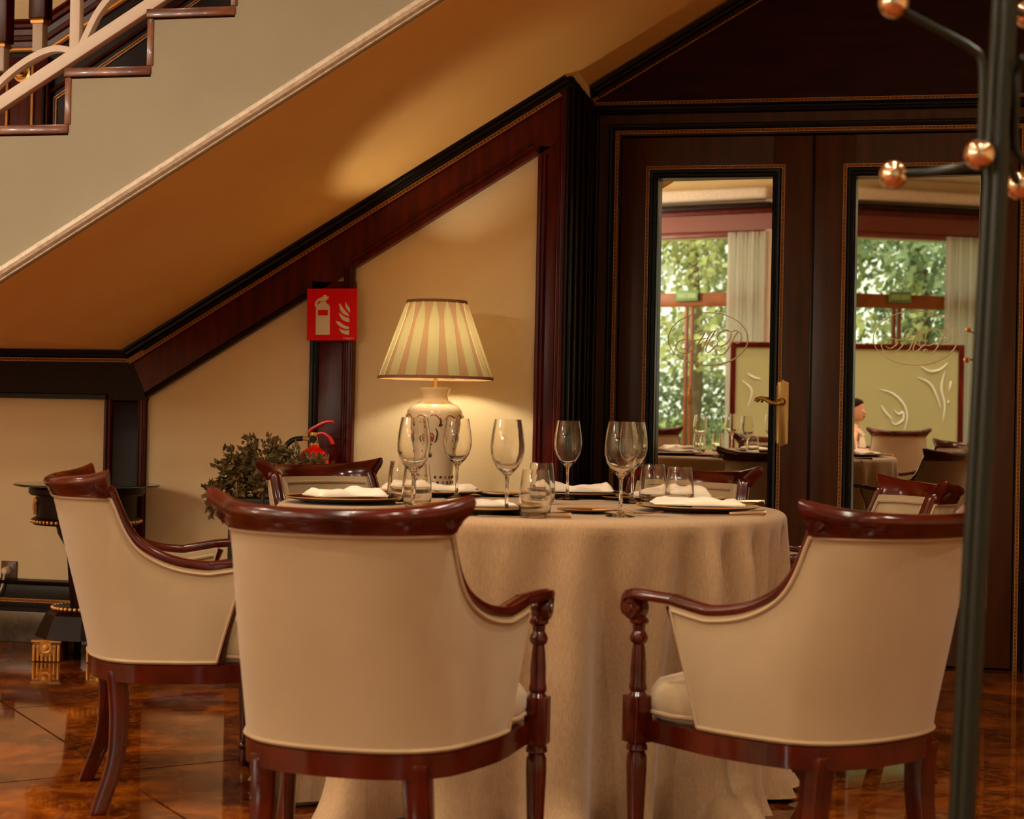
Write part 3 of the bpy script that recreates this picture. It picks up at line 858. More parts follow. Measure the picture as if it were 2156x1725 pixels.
    rows = [endrow(rows[0], -1, .55, .007), endrow(rows[0], -1, .86, .005)] + rows + [endrow(rows[-1], 1, .86, .005), endrow(rows[-1], 1, .55, .007)]
    n = len(prof); vs = [v for r in rows for v in r]
    fs = [(q * n + i, q * n + (i + 1) % n, (q + 1) * n + (i + 1) % n, (q + 1) * n + i) for q in range(len(rows) - 1) for i in range(n)]
    fs.append(list(range(n - 1, -1, -1))); fs.append([(len(rows) - 1) * n + i for i in range(n)])
    MB().add(vs, fs).build('crest_rail', M_chairwood, t, angle=50)
    return t
T = Vector((-.85, 4.27))
proto = make_chair()
GCH = 'armchairs around the laid table'
chairs = [
    (-.918, 3.020, 86.5, 'cream armchair in front of the table, its whole back to the viewer', GCH),
    (-1.733, 3.898, 31, 'cream armchair standing side-on between the console and the table, farthest left of all', GCH),
    (-.055, 3.38, 138, 'cream armchair before the right side of the table, beside the coat rack pole', GCH),
    (-1.575, 5.0, -33, 'armchair on the far side of the table, in front of the leafy planter', GCH),
    (-.60, 5.35, 254, 'armchair on the far side of the table, in front of the left door leaf', GCH),
    (-.01, 4.74, 200, 'armchair half hidden behind the coat rack pole, facing the table from the right', GCH),
]
CH = []
for i, (x, y, h, lab, g) in enumerate(chairs):
    c = proto if i == 0 else copy_tree(proto)
    c.location = (x, y, 0); c.rotation_euler = (0, 0, rad(h - 90))
    tag(c, lab, 'chair', g); CH.append(c)
# two more behind the camera, seen in the mirrors
for px, D, leaf, h, lab in ((1890, 13.6, 2, -100, 'armchair seen from behind in the right mirror, in front of the etched screen'), (1390, 13.0, 1, -80, 'armchair near the window, its rail caught at the foot of the left mirror')):
    p = mirrored(leaf, px, 930, D)
    c = copy_tree(proto); c.location = (p.x, p.y, 0); c.rotation_euler = (0, 0, rad(h - 90))
    tag(c, lab, 'chair', 'armchairs reflected in the door mirrors')

# ================================================================== TABLE AND CLOTH
tb = thing('round_table', 'round pedestal dining table hidden under the linen cloth', 'table', (T.x, T.y, 0))
MB().lathe([(0, .715), (.66, .715), (.665, .72), (.665, .735), (.66, .74), (0, .74)], 48).build('table_top', M_dark, tb)
MB().lathe([(0, .02), (.30, .02), (.30, .05), (.10, .09), (.06, .16), (.05, .3), (.07, .42), (.05, .6), (.16, .70), (.16, .715), (0, .715)], 24).build('pedestal', M_dark, tb)
def cloth(name, cx, cy, R, seed, label, hem=.02):
    rnd = random.Random(seed)
    NA = 288
    hs = [(k, rnd.uniform(0, 2 * PI), rnd.uniform(.5, 1.) / (1 + abs(k - 15) * .10)) for k in range(7, 26)]
    hs2 = [(k, rnd.uniform(0, 2 * PI), rnd.uniform(.4, 1.)) for k in range(24, 40)]
    lows = [(k, rnd.uniform(0, 2 * PI), rnd.uniform(.3, 1.)) for k in (2, 3, 4, 5)]
    def fold(a, dn):
        v = sum(w_ * cos(k * a + ph + .25 * dn * sin(3 * a)) for k, ph, w_ in hs) / 3.4
        v = math.tanh(v * 1.7)
        v2 = sum(w_ * cos(k * a + ph) for k, ph, w_ in hs2) / 3.2
        v = v * min(1, dn * 1.8) + v2 * .9 * (1 - dn) * min(1, dn * 7)
        return v
    def low(a): return sum(w_ * cos(k * a + ph) for k, ph, w_ in lows) / 2.4
    vs = []; rows = 0
    rr = [(0.0, .7515)] + [(R * f, .7515) for f in (.2, .4, .6, .75, .86, .93, .97)] + [(R * .99, .751), (R, .7475), (R + .006, .742), (R + .009, .734)]
    zl = [.715, .69, .655, .61, .56, .50, .44, .38, .32, .26, .20, .15, .105, .07, .045, hem, hem * .6]
    for r, z in rr[1:]:
        vs += [(r * cos(2 * PI * i / NA), r * sin(2 * PI * i / NA), z) for i in range(NA)]; rows += 1
    for z in zl:
        dn = (.74 - z) / .74
        for i in range(NA):
            a = 2 * PI * i / NA
            f = fold(a, dn); amp = .022 + .055 * dn ** .8
            flare = max(0, (dn - .80) / .2) ** 2
            r = R + .010 - .055 * dn ** .9 + amp * f + .028 * low(a) * dn + flare * (.03 + .06 * f)
            vs.append((r * cos(a), r * sin(a), z + (0 if z > .1 else .004 * (1 + sin(9 * a)))))
        rows += 1
    vs.append((0, 0, .7515))
    fs = [(j * NA + i, j * NA + (i + 1) % NA, (j + 1) * NA + (i + 1) % NA, (j + 1) * NA + i) for j in range(rows - 1) for i in range(NA)]
    fs += [(len(vs) - 1, i, (i + 1) % NA) for i in range(NA)]
    o = MB().add(vs, fs).build(name, M_cloth, None, angle=80, loc=(cx, cy, 0))
    return tag(o, label, 'tablecloth')
cl = cloth('tablecloth', T.x, T.y, .672, 5, 'floor-length taupe linen cloth on the laid round table')
ZTB = .7525

# ---- glasses
def wine_glass():
    o_ = [(.0, .0), (.036, .0), (.0365, .0015), (.030, .0035), (.012, .007), (.0055, .013), (.0042, .03), (.004, .075), (.0055, .092), (.012, .100), (.024, .112), (.034, .128), (.0395, .147), (.0405, .165), (.038, .19), (.0345, .212), (.0315, .228)]
    i_ = [(.0304, .228), (.0334, .212), (.0369, .19), (.0394, .165), (.0384, .147), (.033, .129), (.023, .114), (.010, .104), (0, .102)]
    return MB().lathe(o_ + i_, 32)
def tumbler():
    o_ = [(0, 0), (.026, 0), (.030, .002), (.0365, .012), (.0385, .03), (.037, .06), (.033, .095), (.0305, .112)]
    i_ = [(.0292, .112), (.0317, .095), (.0355, .06), (.0368, .03), (.0345, .016), (.028, .009), (0, .008)]
    return MB().lathe(o_ + i_, 32)
def place(first, items, z, cat, group):
    for k, (px, py, lab) in enumerate(items):
        p = onZ(px, py, z)
        o = first if k == 0 else first.copy()
        if k: COL.objects.link(o)
        o.location = (p.x, p.y, z); o.rotation_euler = (0, 0, k * .7)
        tag(o, lab, cat, group)
place(wine_glass().build('wine_glass', M_glass, angle=60), [
    (869, 1078, 'large wine glass in front of the lamp vase, leftmost on the table'),
    (961, 1050, 'wine glass just right of the lamp vase, over the fork tips'),
    (1066, 1086, 'wine glass alone against the cream wall, between lamp and corner post'),
    (1194, 1052, 'wine glass in front of the dark return of the wall corner'),
    (1306, 1088, 'near wine glass of the pair in front of the left door jamb'),
    (1331, 1060, 'wine glass half hidden behind its neighbour at the left door jamb')], ZTB, 'wine glass', 'wine glasses on the laid table')
place(tumbler().build('water_tumbler', M_glass, angle=60), [
    (845, 1060, 'water tumbler left of the lamp vase, outer one of two overlapping'),
    (877, 1068, 'water tumbler under the leftmost wine glass, nearer of two overlapping'),
    (1126, 1090, 'near tumbler left of the corner post, in front of another tumbler'),
    (1139, 1062, 'tumbler partly hidden behind the one at the corner post'),
    (1374, 1063, 'tumbler behind the rightmost tumbler, before the reflected chair'),
    (1430, 1074, 'rightmost water tumbler, nearest to the folded napkin on its right')], ZTB, 'tumbler', 'water tumblers on the laid table')

# ---- charger plates, napkins, bread plates
def charger(R=.158):
    return MB().lathe([(0, .002), (R * .62, .002), (R * .66, .003), (R * .96, .011), (R, .014), (R, .017), (R * .95, .015), (R * .66, .008), (R * .62, .0065), (0, .0065)], 48)
plates = [(1468, 1077, 'black charger plate at the front right place, under a flat napkin'),
          (1010, 1079, 'black charger plate at the front left place behind the nearest chair rail'),
          (700, 1058, 'black charger plate at the far left place, under a folded napkin'),
          (868, 1040, 'black charger plate in front of the lamp vase, under a rolled napkin'),
          (1240, 1040, 'black charger plate at the back, before the corner of the wall'),
          (1535, 1055, 'black charger plate at the right place, under a ruffled napkin')]
pos = []
cp0 = charger().build('charger_plate', M_charger, None, angle=40)
rim0 = MB().lathe([(.1545, .0145), (.159, .0155), (.159, .0175), (.1545, .0165)], 48, closed=True).build('gilt_rim', M_gold, cp0)
ct = Vector((T.x, T.y))
for k, (px, py, lab) in enumerate(plates):
    p = onZ(px, py, ZTB)
    v_ = Vector((p.x, p.y)) - ct
    if v_.length > .50: v_ = v_.normalized() * .50
    p = Vector((ct.x + v_.x, ct.y + v_.y, ZTB))
    pos.append((p, v_.normalized()))
    o = cp0 if k == 0 else copy_tree(cp0)
    o.location = p
    tag(o, lab, 'plate', 'charger plates on the laid table')
def napkin(seed, L, W, rough):
    rnd = random.Random(seed); nx, ny = 26, 12
    ph = [rnd.uniform(0, 6.28) for _ in range(6)]
    top = []; bot = []
    for j in range(ny + 1):
        for i in range(nx + 1):
            u = i / nx * 2 - 1; v_ = j / ny * 2 - 1
            x = u * L / 2 * (1 + .03 * sin(3 * v_ + ph[0])); y = v_ * W / 2 * (1 + .12 * sin(2.2 * u + ph[1]))
            edge = min(1, (1 - abs(u)) * 8) * min(1, (1 - abs(v_)) * 5)
            h = .008 + rough * (.5 + .5 * sin(3.1 * u + ph[2] + 1.4 * v_)) * (.4 + .6 * edge) + rough * .6 * max(0, sin(5 * u + ph[3]) * cos(2.6 * v_ + ph[4]))
            top.append((x, y, h * (.35 + .65 * edge))); bot.append((x * .985, y * .985, 0))
    n = nx + 1; vs = top + bot; o2 = len(top); fs = []
    for j in range(ny):
        for i in range(nx):
            a = j * n + i
            fs.append((a, a + 1, a + n + 1, a + n)); fs.append((o2 + a, o2 + a + n, o2 + a + n + 1, o2 + a + 1))
    for i in range(nx):
        a = i; fs.append((a, o2 + a, o2 + a + 1, a + 1)); a = ny * n + i; fs.append((a, a + 1, o2 + a + 1, o2 + a))
    for j in range(ny):
        a = j * n; fs.append((a, a + n, o2 + a + n, o2 + a)); a = j * n + nx; fs.append((a, o2 + a, o2 + a + n, a + n))
    return MB().add(vs, fs)
nap = [(0, .24, .13, .010, 0, 'flat napkin on the front right charger plate'), (1, .17, .10, .006, .3, 'napkin behind the flared end of the nearest chair rail'),
       (2, .19, .12, .012, .5, 'folded white napkin standing above the nearest chair rail, left of the tumblers'), (3, .28, .085, .014, .0, 'rolled napkin in front of the lamp vase'),
       (4, .24, .10, .016, .1, 'wavy napkin at the back of the table, before the wall corner'), (5, .23, .11, .018, .0, 'ruffled napkin left of the right chair rail, on the rightmost plate')]
cam_side = Vector((RT.x, RT.y)).angle_signed(Vector((1, 0)))
for k, L, W, h, a, lab in nap:
    o = napkin(k + 3, L, W, h).build('napkin', M_napkin, None, angle=70)
    p, d_ = pos[k]
    o.location = (p.x, p.y, ZTB + .0172); o.rotation_euler = (0, 0, rad(12) + a)
    tag(o, lab, 'napkin', 'napkins on the laid table')
bp0 = MB().lathe([(0, .002), (.045, .002), (.07, .007), (.071, .009), (.066, .009), (.045, .005), (0, .005)], 36).build('bread_plate', M_charger, None)
MB().lathe([(.066, .0085), (.0715, .0095), (.0715, .011), (.066, .0095)], 36, closed=True).build('gilt_rim', M_gold, bp0)
for k, (px, py, lab) in enumerate([(1232, 1080, 'small gilt-rimmed plate in the open middle front of the table'), (1048, 1045, 'small gilt-rimmed plate at the back, between two wine glasses'), (1318, 1053, 'small gilt-rimmed plate behind the paired wine glasses'), (770, 1050, 'small gilt-rimmed plate left of the tumblers')]):
    p = onZ(px, py, ZTB); o = bp0 if k == 0 else copy_tree(bp0)
    o.location = p; tag(o, lab, 'plate', 'bread plates on the laid table')
# ---- cutlery
def knife_parts(t):
    Mx = Matrix()
    MB().prism_xy([(-.11, -.004), (-.09, -.009), (0, -.009), (.012, -.004), (.012, .006), (-.06, .007), (-.105, .003)], .001, .0032).build('blade', M_silver, t, bevel=.0006, segs=1)
    MB().tube(catmull([(.012, 0, .005), (.05, 0, .007), (.09, 0, .008), (.108, 0, .008)], 4), [.004 + .0035 * i / 12 for i in range(13)], 8).build('handle', M_silver, t)
def fork_parts(t):
    for dy in (-.009, -.003, .003, .009):
        MB().tube(catmull([(-.10, dy, .012), (-.075, dy, .006), (-.05, dy * .95, .0045)], 3), .0013, 5).build('tine', M_silver, t)
    MB().prism_xy([(-.052, -.0105), (-.03, -.010), (-.018, -.004), (-.018, .004), (-.03, .010), (-.052, .0105)], .003, .0055).build('neck', M_silver, t, bevel=.0006, segs=1)
    MB().tube(catmull([(-.022, 0, .004), (.03, 0, .010), (.08, 0, .006), (.10, 0, .004)], 4), [.0032 + .0022 * i / 12 for i in range(13)], 8).build('handle', M_silver, t)
kn0 = thing('table_knife', 'x', 'knife'); knife_parts(kn0)
fk0 = thing('table_fork', 'x', 'fork'); fork_parts(fk0)
def lay(proto_, items, cat, group):
    for k, (px, py, ang, lab) in enumerate(items):
        o = proto_ if k == 0 else copy_tree(proto_)
        p = onZ(px, py, ZTB)
        o.location = (p.x, p.y, ZTB); o.rotation_euler = (0, 0, rad(ang))
        tag(o, lab, cat, group)
lay(kn0, [(1525, 1086, 26, 'knife with steel handle at the right of the front right plate'), (1105, 1090, 8, 'knife lying below the near tumbler at the front edge'), (1530, 1060, -5, 'knife beside the rightmost plate, near the right chair rail'), (795, 1052, -14, 'knife left of the overlapping tumblers')], 'knife', 'knives on the laid table')
lay(fk0, [(1320, 1083, 155, 'fork lying left of the front right plate'), (1535, 1062, 158, 'fork leaning at the near edge of the rightmost plate'), (985, 1043, 20, 'fork behind the wine glass beside the lamp vase')], 'fork', 'forks on the laid table')

# ================================================================== THINGS ALONG THE BACK WALL
# ---- lamp on a small table
lp = onY(912, 1042, 5.97)
LZ = lp.z
stx = thing('lamp_table', 'small round dark table carrying the lamp, behind the laid table', 'side table', (lp.x, 5.97, 0))
MB().lathe([(0, LZ - .03), (.20, LZ - .03), (.205, LZ - .022), (.205, LZ - .008), (.20, LZ - .001), (0, LZ - .001)], 40).build('top', M_dark, stx)
MB().lathe([(0, 0), (.13, 0), (.13, .02), (.05, .06), (.028, .12), (.035, .3), (.025, .5), (.06, LZ - .05), (.07, LZ - .03), (0, LZ - .03)], 24).build('pedestal', M_dark, stx)
lamp = thing('table_lamp', 'lit porcelain vase lamp with a pleated cream shade', 'lamp', (lp.x, 5.97, LZ))
vp = [(0, 0), (.066, 0), (.070, .004), (.071, .03), (.074, .09), (.084, .17), (.098, .235), (.107, .275), (.109, .30), (.104, .322), (.088, .340), (.064, .352), (.051, .360), (.048, .372), (.050, .385), (.056, .398), (.060, .404), (.0595, .409), (.054, .409), (.046, .39), (0, .388)]
vase = MB().lathe(vp, 48).build('vase', M_porcelain, lamp, angle=60)
def vr(z):
    for (r0, z0), (r1, z1) in zip(vp[2:12], vp[3:13]):
        if z0 <= z <= z1: return r0 + (r1 - r0) * (z - z0) / (z1 - z0)
    return .1
def vase_strokes(name, strokes, w, m):
    mb = MB()
    for st in strokes:
        P = []
        for a, z in [(q.x, q.y) for q in catmull([(a, z, 0) for a, z in st], 4)]:
            r = vr(z) + .0006
            P.append(Vector((r * sin(a), -r * cos(a), z)))
        k = len(P)
        mb.tube(P, [max(.0006, w * sin(PI * (.12 + .8 * i / (k - 1)))) for i in range(k)], 5)
    o = mb.build(name, m, vase)
    return o
red = []; ink = []
for c0 in (-2.1, -1.05, 0.0, 1.05, 2.1, 3.1):
    red += [[(c0 - .45, .285), (c0 - .3, .303), (c0 - .1, .298), (c0 + .02, .283), (c0 - .05, .276), (c0 - .12, .283)],
            [(c0 + .1, .30), (c0 + .25, .306), (c0 + .42, .290), (c0 + .47, .27)],
            [(c0 + .06, .225), (c0 + .14, .236), (c0 + .22, .225), (c0 + .18, .205), (c0 + .1, .208)], [(c0 + .10, .212), (c0 + .18, .222)], [(c0 + .08, .218), (c0 + .2, .214)], [(c0 + .12, .23), (c0 + .14, .205)]]
    ink += [[(c0 - .05, .228), (c0 - .14, .218), (c0 - .10, .202), (c0 - .02, .21)], [(c0 + .3, .255), (c0 + .37, .235), (c0 + .33, .21), (c0 + .26, .20)],
            [(c0 + .40, .262), (c0 + .48, .278), (c0 + .46, .295)], [(c0 + .44, .262), (c0 + .54, .270)],
            [(c0 - .02, .165), (c0 + .03, .150), (c0 + .10, .148), (c0 + .14, .160)], [(c0 + .05, .165), (c0 + .05, .148)],
            [(c0 + .05, .195), (c0 + .16, .193)]]
for k in range(22):
    a = k * 2 * PI / 22
    for z in (.025, .045, .065):
        b_ = a + (.14 if z == .045 else 0)
        (ink if (k + int(z * 100)) % 3 else red).append([(b_, z), (b_ + .05, z + .008), (b_ + .09, z - .001)])
vase_strokes('rust_motif', red, .0024, M_motifred)
vase_strokes('ink_motif', ink, .0030, M_motifblue)
MB().lathe([(.0, .388), (.022, .39), (.020, .398), (.010, .404), (.007, .41), (.0085, .42), (.0075, .425), (.0075, .47), (.012, .474), (.012, .50), (0, .50)], 16).build('stem', M_oldbrass, lamp)
MB().lathe([(0, .50), (.011, .50), (.012, .508), (.020, .516), (.022, .526), (.016, .536), (0, .540)], 16).build('bulb', M_bulb, lamp)
SB, STP = .445, .735
RB, RTp = .217, .112
NP = 16
def shade_mb(fold):
    mb = MB()
    for k in range(NP):
        a0 = 2 * PI * k / NP
        w = 2 * PI / NP
        if not fold: c = a0 + w / 2
        else: c = a0
        n = 5; vs = []; m_ = 14
        for j in range(m_ + 1):
            f = j / m_
            r = RB + (RTp - RB) * f
            pf = .54 + .18 * f / .7 if f < .7 else .72 - .60 * ((f - .7) / .3) ** 1.6
            hw = pf * w / 2 if not fold else (1 - pf) * w / 2 + .004
            for i in range(n):
                u = i / (n - 1) * 2 - 1
                a = c + u * hw
                rr = r + (.0045 * (1 - u * u) if not fold else -.0015)
                vs.append((rr * cos(a), rr * sin(a), SB + (STP - SB) * f))
        mb.add(vs, [(j * n + i, j * n + i + 1, (j + 1) * n + i + 1, (j + 1) * n + i) for j in range(m_) for i in range(n - 1)])
    return mb
sh = shade_mb(False).build('shade_pleats', M_shade, lamp)
shade_mb(True).build('shade_folds', M_shade2, lamp)
for r, z, nm in ((RB + .002, SB, 'lower_trim'), (RTp + .002, STP, 'upper_trim')):
    MB().lathe([(r - .003, z - .005), (r + .003, z - .005), (r + .002, z + .006), (r - .004, z + .006)], 60, closed=True).build(nm, M_shade2, lamp)
for k in range(3):
    a = k * 2 * PI / 3
    MB().tube([(0, 0, STP - .02), (RTp * cos(a), RTp * sin(a), STP - .004)], .0016, 5).build('spider_arm', M_oldbrass, lamp)
ld = bpy.data.lights.new('lamp_bulb', 'POINT'); ld.energy = LAMP_W; ld.color = (1, .92, .70); ld.shadow_soft_size = .03
lo = bpy.data.objects.new('lamp_bulb', ld); COL.objects.link(lo); lo.parent = lamp; lo.location = (0, 0, .57)

# ---- fire sign
sp = onY(701, 663, YF - .03)
sg = tag(MB().box(-.105, .105, -.0015, .0015, -.105, .105).build('fire_extinguisher_sign', M_signred, bevel=.001, segs=1), 'red square sign with extinguisher and flame symbols, on the mahogany post', 'sign')
sg.location = (sp.x, YF - .042, sp.z); sg.rotation_euler = (0, rad(-.6), rad(2))
def signmesh(polys, name, m, dep=.0008):
    mb = MB()
    for P in polys: mb.prism_xz([((x - 110) / 220 * .210, (110 - y) / 220 * .210) for x, y in P], -.0015 - dep, -.0014)
    return mb.build(name, m, sg, smooth=False)
ext = [[(40, 195), (40, 84), (42, 74), (48, 66), (58, 61), (58, 55), (84, 55), (84, 61), (94, 66), (100, 74), (101, 84), (101, 195)],
       [(55, 52), (55, 40), (62, 40), (62, 36), (72, 34), (72, 27), (86, 27), (86, 34), (95, 33), (95, 42), (86, 46), (86, 52)],
       [(62, 38), (50, 42), (40, 52), (35, 64), (35, 76), (42, 76), (44, 66), (50, 56), (60, 48)]]
signmesh(ext, 'extinguisher_symbol', M_signwhite)
signmesh([[(49, 114), (49, 90), (93, 90), (93, 114)]], 'symbol_label', M_signred, .0012)
fl_ = [[(169, 54), (174, 66), (184, 78), (189, 88), (189, 102), (180, 94), (170, 80), (168, 66)],
       [(141, 62), (150, 70), (158, 82), (168, 94), (180, 106), (188, 116), (172, 114), (156, 104), (146, 90), (143, 76)],
       [(141, 102), (150, 108), (160, 116), (172, 122), (186, 124), (188, 142), (172, 140), (156, 132), (145, 118)],
       [(127, 138), (142, 140), (156, 150), (170, 158), (186, 162), (184, 172), (166, 170), (148, 162), (136, 152)],
       [(141, 168), (154, 174), (168, 178), (186, 176), (186, 196), (168, 194), (152, 186)]]
signmesh(fl_, 'flame_symbol', M_signwhite)
signmesh([[(160 + k * 6, 211), (160 + k * 6, 208), (164 + k * 6, 208), (164 + k * 6, 211)] for k in range(8)] + [[(176 + k * 5, 216), (176 + k * 5, 214), (179 + k * 5, 214), (179 + k * 5, 216)] for k in range(4)], 'small_print', M_signwhite, .0006)
# ---- extinguisher hung on the post
ep = onY(661, 945, 6.13)
fe = thing('fire_extinguisher', 'red fire extinguisher with black hose hung on the mahogany post', 'fire extinguisher', (ep.x, 6.13, ep.z - .43))
MB().lathe([(0, 0), (.055, 0), (.062, .006), (.062, .375), (.059, .398), (.048, .418), (.030, .430), (.022, .434), (.022, .445), (0, .445)], 32).build('cylinder', M_red, fe, angle=50)
MB().lathe([(.0628, .20), (.0628, .36)], 24, a0=-PI * .85, a1=-PI * .25).build('paper_label', M_signwhite, fe)
MB().lathe([(0, .44), (.020, .44), (.020, .452), (.015, .456), (.015, .48), (.019, .483), (.019, .495), (0, .495)], 16).build('valve', M_brass, fe)
MB().tube([(-.015, 0, .468), (-.045, -.01, .47)], .009, 10).build('outlet', M_brass, fe)
MB().lathe([(0, 0), (.014, 0), (.014, .012), (0, .012)], 16, Matrix.Translation((.004, -.018, .468)) @ Matrix.Rotation(PI / 2, 4, 'X')).build('gauge', M_black, fe)
MB().tube(catmull([(-.045, -.01, .47), (-.085, -.015, .462), (-.115, -.02, .43), (-.125, -.02, .37), (-.11, -.02, .25), (-.085, -.02, .12)], 5), .0105, 10).build('hose', M_rubber, fe)
def flatbar(pts, w, d, m, nm):
    P = catmull(pts, 4); frs = []
    for i in range(len(P)):
        t = (P[min(i + 1, len(P) - 1)] - P[max(i - 1, 0)]).normalized()
        frs.append((P[i], Vector((-t.z, 0, t.x)), Vector((0, 1, 0))))
    MB().sweep(frs, [(-d / 2, -w / 2), (d / 2, -w / 2), (d / 2, w / 2), (-d / 2, w / 2)]).build(nm, m, fe, bevel=.002)
flatbar([(-.022, 0, .490), (-.012, 0, .506), (.012, 0, .520), (.045, 0, .536), (.078, 0, .540)], .022, .013, M_red, 'squeeze_lever')
flatbar([(.012, 0, .488), (.04, 0, .492), (.066, 0, .474), (.078, 0, .448)], .022, .012, M_red, 'carrying_handle')

MB().box(-.02, .02, .06, YF - 6.13, .30, .34).box(-.066, .066, .05, .07, .30, .34).build('wall_bracket', M_rubber, fe, bevel=.002)
# ---- planter with dried foliage
pp = onZ(560, 1056, .70); pY = 5.72
pc_ = onY(572, 1050, pY)
pl = thing('planter', 'tall black planter filled with dry olive foliage, behind the far left chair', 'planter', (pc_.x, pY, 0))
PZ = pc_.z
MB().prism_xy([(-.125, -.12), (.125, -.12), (.125, .12), (-.125, .12)], 0, PZ).build('pot', M_planter, pl, bevel=.006)
MB().box(-.135, .135, -.13, .13, PZ - .03, PZ + .005).build('rim', M_planter, pl, bevel=.005)
rnd = random.Random(11)
mb = MB(); tw = MB()
blobs = [(-.14, -.02, .06, .085), (-.03, 0, .14, .09), (.07, 0, .12, .085), (.16, .02, .08, .075), (-.18, -.03, .0, .07), (.02, -.04, .05, .09), (-.09, -.05, .10, .08)]
for bx, by, bz, br in blobs:
    for k in range(34):
        d_ = Vector((rnd.gauss(0, 1), rnd.gauss(0, 1), rnd.gauss(0, 1))).normalized() * br * rnd.uniform(.4, 1.1)
        c = Vector((bx, by, PZ + bz)) + d_
        tw.tube([Vector((bx * .6, by, PZ + bz * .3)), Vector((bx, by, PZ + bz)), c], .0012, 4)
        for q in range(9):
            n_ = (d_.normalized() + Vector((rnd.gauss(0, .7), rnd.gauss(0, .7), rnd.gauss(0, .7)))).normalized()
            L = rnd.uniform(.022, .040); wv = n_.cross(Vector((rnd.gauss(0, 1), rnd.gauss(0, 1), rnd.gauss(0, 1)))).normalized() * L * .27
            b0 = c + Vector((rnd.gauss(0, .012), rnd.gauss(0, .012), rnd.gauss(0, .012)))
            cv = n_.cross(wv).normalized() * L * .15
            mb.add([b0, b0 + n_ * L * .5 + wv + cv, b0 + n_ * L, b0 + n_ * L * .5 - wv + cv], [(0, 1, 2), (0, 2, 3)])
tw.build('twigs', M_twig, pl)['kind'] = 'stuff'
lf = mb.build('foliage', M_leaf, pl, smooth=False); lf['kind'] = 'stuff'

# ---- round pedestal side table with glass top
gY = 5.96
cc = onY(184, 1019, gY)
CZ = cc.z
cs = thing('pedestal_side_table', 'round dark pedestal table with glass top and gilt mounts, behind the leftmost chair', 'side table', (cc.x, gY, 0))
def rnd_(prof, nm, m, **k):
    return MB().lathe(prof, 48).build(nm, m, cs, **k)
GR = .285
rnd_([(0, CZ - .008), (GR - .003, CZ - .008), (GR, CZ - .005), (GR, CZ - .003), (GR - .003, CZ), (0, CZ)], 'glass_top', M_plate_glass)
rnd_([(0, CZ - .045), (.215, CZ - .045), (.225, CZ - .036), (.225, CZ - .020), (.212, CZ - .0085), (0, CZ - .0085)], 'top_board', M_dark)
rnd_([(0, CZ - .135), (.195, CZ - .135), (.195, CZ - .045), (0, CZ - .045)], 'frieze', M_dark)
rnd_([(0, CZ - .160), (.205, CZ - .160), (.212, CZ - .150), (.212, CZ - .140), (.202, CZ - .133), (0, CZ - .133)], 'lower_ledge', M_dark)
mb = MB()
for k in range(64):
    a = 2 * PI * k / 64
    mb.sphere((.212 * cos(a), .212 * sin(a), CZ - .147), .0075, 6, 4)
mb.build('gilt_bead_ring', M_gold, cs)['kind'] = 'stuff'
for a in (rad(-35), rad(-145), rad(90)):
    mb = MB()
    for k in range(7):
        u = (k - 3) / 3
        R1 = .198
        mb.tube(catmull([(R1 * cos(a + u * .17), R1 * sin(a + u * .17), CZ - .052 - .01 * abs(u)), (R1 * 1.03 * cos(a + u * .08), R1 * 1.03 * sin(a + u * .08), CZ - .082), (R1 * 1.02 * cos(a + u * .06 + .03 * sin(k)), R1 * 1.02 * sin(a + u * .06 + .03 * sin(k)), CZ - .122 + .012 * abs(u))], 3), .0045, 5)
    mb.build('gilt_mount', M_gold, cs)
rnd_([(0, .2), (.055, .2), (.06, .24), (.075, CZ - .26), (.11, CZ - .20), (.12, CZ - .160), (0, CZ - .160)], 'pedestal', M_dark)
Mq = Matrix.Rotation(PI / 8, 4, 'Z')
MB().lathe([(0, .085), (.19, .085), (.15, .175), (.13, .19), (.12, .205), (0, .205)], 8, Mq).build('plinth', M_dark, cs, angle=20)
mb = MB()
for k in range(40):
    a = 2 * PI * k / 40
    mb.sphere((.125 * cos(a), .125 * sin(a), .2), .008, 6, 4)
mb.build('plinth_bead_ring', M_gold, cs)['kind'] = 'stuff'
for fx_, fy_, fr_ in ((-.105, -.105, 0), (.105, -.105, 0), (-.105, .105, PI), (.105, .105, PI)):
    Mf = Matrix.Rotation(rad(12), 4, 'Z') @ Matrix.Translation((fx_, fy_, 0)) @ Matrix.Rotation(fr_, 4, 'Z')
    ft = MB().box(-.055, .055, -.05, .06, 0, .086, Mf).build('gilt_foot', M_giltdark, cs, bevel=.006)
    mb = MB()
    for k in range(7):
        x = -.048 + k * .016
        mb.tube([Mf @ Vector((x, -.052, .004)), Mf @ Vector((x, -.055, .03)), Mf @ Vector((x, -.052, .066))], .0062, 6)
    mb.tube([Mf @ Vector((-.058, -.052, .08)), Mf @ Vector((.058, -.052, .08))], .006, 6)
    mb.build('reeding', M_gold, ft)
    sh_ = MB().lathe([(0, .018), (.010, .016), (.014, .008), (.022, .010), (.026, .004), (.027, 0)], 20, Mf @ Matrix.Translation((0, -.056, .058)) @ Matrix.Rotation(PI / 2, 4, 'X'))
    for k in range(11):
        a = PI + PI * k / 10
        sh_.tube([Mf @ Vector((.016 * cos(a), -.062, .058 + .016 * sin(a))), Mf @ Vector((.038 * cos(a), -.057, .058 + .038 * sin(a)))], .0045, 5)
    sh_.build('shell_ornament', M_gold, ft)
